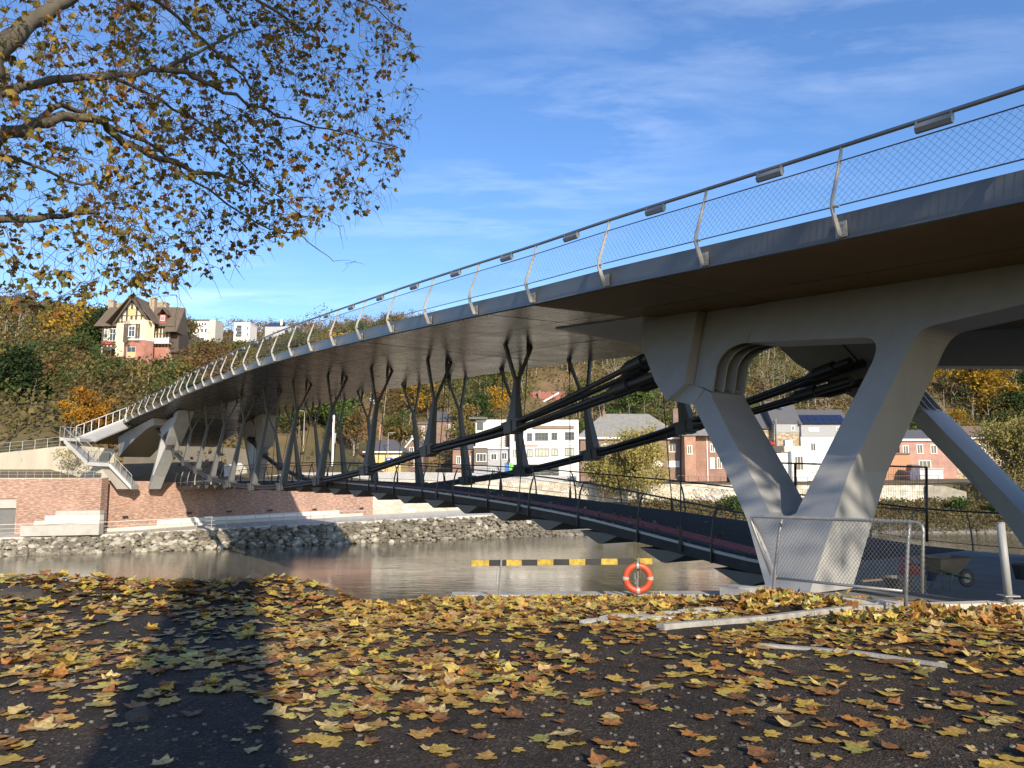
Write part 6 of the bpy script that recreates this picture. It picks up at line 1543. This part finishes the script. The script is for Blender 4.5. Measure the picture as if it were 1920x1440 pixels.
for i in range(2600):     # the carpet goes on to both sides
    Y = LR.uniform(1.5, 11.0); X = LR.choice([-1, -1, 1]) * (.76 * Y + LR.uniform(0, 7))
    if X > 5 and Y > 10: continue
    if .5 + .9 * nz(X, Y, .55, 12) + .75 * nz(X, Y, 1.7, 14) < LR.random() * .9: continue
    place_leaf(litter, Vector((X, Y, gz(X, Y) + .012)), LR, LR.uniform(.05, .09), .4, pick(LR), .1)
for i in range(900):      # drifts against the kerb, fence foot and kerbstones, and a few on the walkway
    if i < 380:
        px = LR.uniform(1395, 1640); py = 1170 - (px - 1395) * .145 + LR.gauss(-27, 6); X, Y = on_z(px, py, -1.72).xy
    elif i < 640: px = LR.uniform(850, 1390); py = LR.uniform(1126, 1150); p = on_z(px, py, -2.3); X, Y = p.x, min(p.y, kerb_Y(p.x) - .15)
    else:
        px = LR.uniform(1500, 1930); py = LR.uniform(1130, 1180); X, Y = on_z(px, py, -1.68).xy
        if px < 1715 and abs(py - lerp_tab(px, [k[0] for k in kp], [k[1] for k in kp])) < 11: continue
    if X > 5.2 and Y > 10.5: Y = 10.2
    z = gz(X, Y)
    if z < -2.6: continue
    place_leaf(litter, Vector((X, Y, z + .02 + LR.random() * .08)), LR, LR.uniform(.055, .1), 1.2, pick(LR), .5)
for i in range(150):
    s_ = LR.uniform(5.5, 26); t = tN(s_) + LR.choice([.15, .3, .9, 1.8, LR.uniform(.1, 4)]); place_leaf(litter, B(s_, t, zl(s_) + .02), LR, LR.uniform(.06, .09), 1.2, pick(LR), .3)
for i in range(120):
    s_ = LR.uniform(-6, 1.2); t = LR.choice([LR.uniform(-.6, 1), LR.uniform(9, 13)]); place_leaf(litter, B(s_, t, -1.80 - .08 * max(0, t + .8) if t < 4 else -2.24), LR, LR.uniform(.05, .08), 1.2, pick(LR), .3)
tag(litter.build('leaf_litter', LEAFM, recalc=False), 'thick carpet of yellow, orange and brown plane leaves over the ground', 'leaf litter', kind='stuff')
peb = MB(); 
for i in range(1500):
    Y = 3.4 + 4.5 * LR.random() ** 1.4; X = LR.uniform(-.75, .75) * Y
    if nz(X, Y, .8, 22) < -.05 and LR.random() < .75: continue
    m = rock_mesh(i % 12); s_ = LR.uniform(.006, .019); z = gz(X, Y); ca, sa = math.cos(i), math.sin(i)
    peb.add([Vector(((v.x * ca - v.y * sa) * s_ * 1.2 + X, (v.x * sa + v.y * ca) * s_ + Y, v.z * s_ + z + s_ * .2)) for v in m.v], m.f)
tag(peb.build('pebbles', foliage('pebble_stone', [(.25, (.05, .046, .042)), (.55, (.13, .12, .105)), (.8, (.21, .195, .17))], 14, 0, 0)), 'small grey stones scattered over the dark gravel', 'pebbles', kind='stuff')

# ------------------------------------------------------------------ OVERHANGING PLANE TREE
PT = random.Random(41)
PLBARK = mat('plane_bark', (.085, .073, .05), .9, .4, 2.2, bump=.4, bscale=9)
base = Vector((-8.4, 5.6, -1.7)); fork = at(-290, 470, 7.2)
plane = thing('plane_tree', 'overhanging plane tree with autumn leaves at the upper left, trunk outside the picture', 'tree', base)
limbs = [
 ([(-290,470,7.2), (-200,400,7.7), (-120,330,8), (0,262,8.6), (60,232,9), (170,222,9.6), (235,268,10.2), (330,308,11), (465,348,12)], .15, .03),
 ([(-290,470,7.2), (-180,300,7.6), (-60,215,8.2), (0,182,8.6), (100,152,9.2), (200,140,9.8), (300,128,10.4), (390,85,11.2), (470,55,12)], .12, .018),
 ([(300,128,10.4), (360,142,10.8), (420,172,11.2), (520,215,12.2), (620,245,13.2), (745,276,14.5)], .055, .010),
 ([(-290,470,7.2), (-200,250,7.5), (-40,150,7.8), (20,75,8), (60,42,8.3), (130,0,8.8), (260,-90,9.5)], .18, .08),
 ([(-290,470,7.2), (-150,440,8), (0,412,8.6), (90,406,9), (185,400,9.8)], .10, .03),
 ([(-150,440,8), (-60,330,8.4), (0,292,8.8), (100,325,9.3), (190,352,10)], .05, .016),
 ([(130,0,8.8), (200,-50,9.3), (290,0,10), (380,75,10.8), (470,160,11.6), (505,212,12)], .05, .014),
 ([(260,-90,9.5), (420,-50,11), (490,5,11.5), (560,50,12.2), (605,90,12.8)], .055, .014),
 ([(60,232,9), (120,200,9.4), (210,235,10.4), (300,280,11.3), (360,335,12), (480,415,13.4), (560,440,13.6), (625,490,13.8)], .05, .007),
 ([(200,140,9.8), (300,190,10.6), (400,250,11.6), (480,330,12.4), (560,400,13)], .035, .008),
 ([(420,-50,11), (560,-40,12), (680,0,13.2), (750,60,14.2)], .05, .008)]
skel = []
mb = MB(); mb.tube([base, base.lerp(fork, .35) + Vector((.1, 0, 0)), base.lerp(fork, .75), fork], [.42, .34, .28, .22], 12)
for pts, r0, r1 in limbs:
    P3 = bezier_chain([at(*p) for p in pts], 4); n = len(P3)
    P3 = [p + Vector((PT.gauss(0, .025), PT.gauss(0, .025), PT.gauss(0, .02))) if 0 < i < n - 1 else p for i, p in enumerate(P3)]
    mb.tube(P3, [.88 * (r0 + (r1 - r0) * (i / (n - 1)) ** .7) for i in range(n)], 8); skel += [(p, r0 + (r1 - r0) * i / (n - 1)) for i, p in enumerate(P3)]
mb.build('limbs', PLBARK, plane, smooth=True)
def in_crown(px, py):
    e = lerp_tab(px, [-60, 0, 100, 200, 330, 400, 480, 560, 640, 700, 745, 770, 790], [575, 575, 575, 540, 520, 500, 455, 420, 390, 375, 330, 200, 60])
    return py < e
tg = []
while len(tg) < 980:
    px = PT.uniform(-60, 782); py = PT.uniform(-70, 585)
    if not in_crown(px, py): continue
    if px < 200 and PT.random() < .45: continue
    if 150 < py < 330 and px > 640 and PT.random() < .1: continue
    tg.append(at(px, py, 9.0 + max(0, px) / 780 * 5.2 + PT.uniform(-1.6, 1.6)))
tg.append(at(792, 222, 14.6)); tg.append(at(668, 492, 13.9))
for px, py in [(395, 520), (330, 553), (300, 556), (230, 520), (250, 556), (450, 475), (130, 560), (60, 575), (20, 560), (175, 545), (640, 425), (520, 430), (470, 470), (90, 560), (40, 540), (140, 590)]: tg.append(at(px, py, 9.6 + px / 780 * 5))
segs = []; ends = []
todo = [(min((p - q[0]).length for q in skel), p) for p in tg]; todo.sort(key=lambda q: q[0])
for d0, p in todo:
    b = min(skel, key=lambda q: (q[0] - p).length + max(0, (p.z - q[0].z)) * .3); d = (p - b[0]); L = d.length
    if L > 3.2: continue
    r = min(b[1] * .75, .004 + .0055 * L); m1 = b[0].lerp(p, .35) + Vector((PT.gauss(0, .07), PT.gauss(0, .07), .10)) * L; m2 = b[0].lerp(p, .72) + Vector((PT.gauss(0, .07), PT.gauss(0, .07), .03)) * L
    path = bezier_chain([b[0], m1, m2, p], 3); n = len(path)
    segs.append((path, [max(.0035, r * (1 - .6 * i / (n - 1))) for i in range(n)])); ends.append(path)
    for i in range(2, n): skel.append((path[i], max(.005, r * (1 - .6 * i / (n - 1)))))
mb = MB()
for path, rs in segs: mb.tube(path, rs, 4, cap=False)
tw = []
for path in ends:         # fine drooping twiglets
    for k in range(3):
        a = path[PT.randrange(len(path) // 2, len(path))]; L = PT.uniform(.18, .5); dr = Vector((PT.gauss(.15, .5), PT.gauss(0, .5), PT.uniform(-1.0, .25))).normalized()
        w_ = Vector((PT.gauss(0, .16), PT.gauss(0, .16), PT.gauss(0, .12))) * L; q = [a, a + dr * L * .35 + w_, a + dr * L * .7 - w_ * .4 + Vector((0, 0, -.06 * L)), a + dr * L + Vector((0, 0, -.28 * L))]; mb.tube(q, [.0045, .004, .003, .0022], 3, cap=False); tw.append(q)
mb.build('twigs', mat('twig_bark', (.075, .055, .04), .9, .3, 6), plane)
TPAL = [(.25, .18, .035), (.19, .18, .04), (.30, .18, .03), (.24, .10, .025), (.13, .14, .032), (.36, .25, .05), (.17, .08, .025)]
mb = MB()
def hang(p, sz):
    vs, fs = leaf_geo(PT, sz, 1.5); M = Matrix.Rotation(PT.uniform(0, 6.28), 3, 'Z') @ Matrix.Rotation(PT.gauss(-1.9, .65), 3, 'X') @ Matrix.Rotation(PT.gauss(0, .5), 3, 'Z')
    px, py = proj(p)
    if not in_crown(px, py - 25) : return
    k = PT.uniform(.7, 1.2); c = PT.choice(TPAL); mb.cur = (c[0] * k, c[1] * k, c[2] * k, 1); mb.add([M @ v + p for v in vs], fs); mb.cur = None
for q in tw:
    for k in range(PT.choice([0, 0, 1, 1, 2, 3]) if nz(q[0].x, q[0].z, 1.3, 31) < .08 else PT.choice([1, 2, 3, 4])): hang(q[-1] + Vector((PT.gauss(0, .05), PT.gauss(0, .05), PT.uniform(-.09, 0))), PT.uniform(.034, .064))
for path in ends:
    if PT.random() < .6: hang(path[-1], PT.uniform(.04, .075))
    if PT.random() < .45: hang(path[-2] + Vector((PT.gauss(0, .06), PT.gauss(0, .06), -.05)), PT.uniform(.035, .065))
mb.build('crown', leaf_attr_mat('hanging_leaf', .38), plane)
# trees of the same row behind the camera; their trunks and crowns throw the shade seen on the ground and the bridge
def shade_tree(label, base, H, r0, cr, zc_, n, seed, hr=1.0):
    rr = random.Random(seed); rt = thing('plane_tree', label, 'tree', base); mb = MB(); b = Vector(base)
    mb.tube([b, b + UP * H * .35, b + UP * H * .7, b + UP * H], [r0, r0 * .85, r0 * .55, r0 * .2], 12)
    cc = b + UP * zc_; cl = []
    for i in range(46):
        d = Vector((rr.gauss(0, 1), rr.gauss(0, 1), rr.gauss(0, .8))).normalized() * cr * rr.uniform(.35, 1) ; d.z *= hr; cl.append(cc + d)
        st = b + UP * rr.uniform(H * .35, H * .9); mb.tube([st, st.lerp(cc + d, .5) + UP * .4, cc + d], [r0 * .22, r0 * .12, .02], 5, cap=False)
    mb.build('limbs', PLBARK, rt); mb = MB()
    for c in cl: leaf_quads(mb, c, n, cr * .2, .19, rr)
    mb.build('crown', F_OLIVE, rt)
shade_tree('big plane tree behind the camera whose trunk shades the foreground', (1.9, -6.0, -1.7), 23, .60, 6.0, 18.5, 40, 1)
shade_tree('plane tree further right behind the camera shading the near bridge railing', (14.8, -8.5, -1.7), 22, .45, 7.0, 17.9, 90, 2)
shade_tree('plane tree at the far right behind the camera', (24, -3.5, -1.7), 22, .5, 6.5, 17, 80, 3)
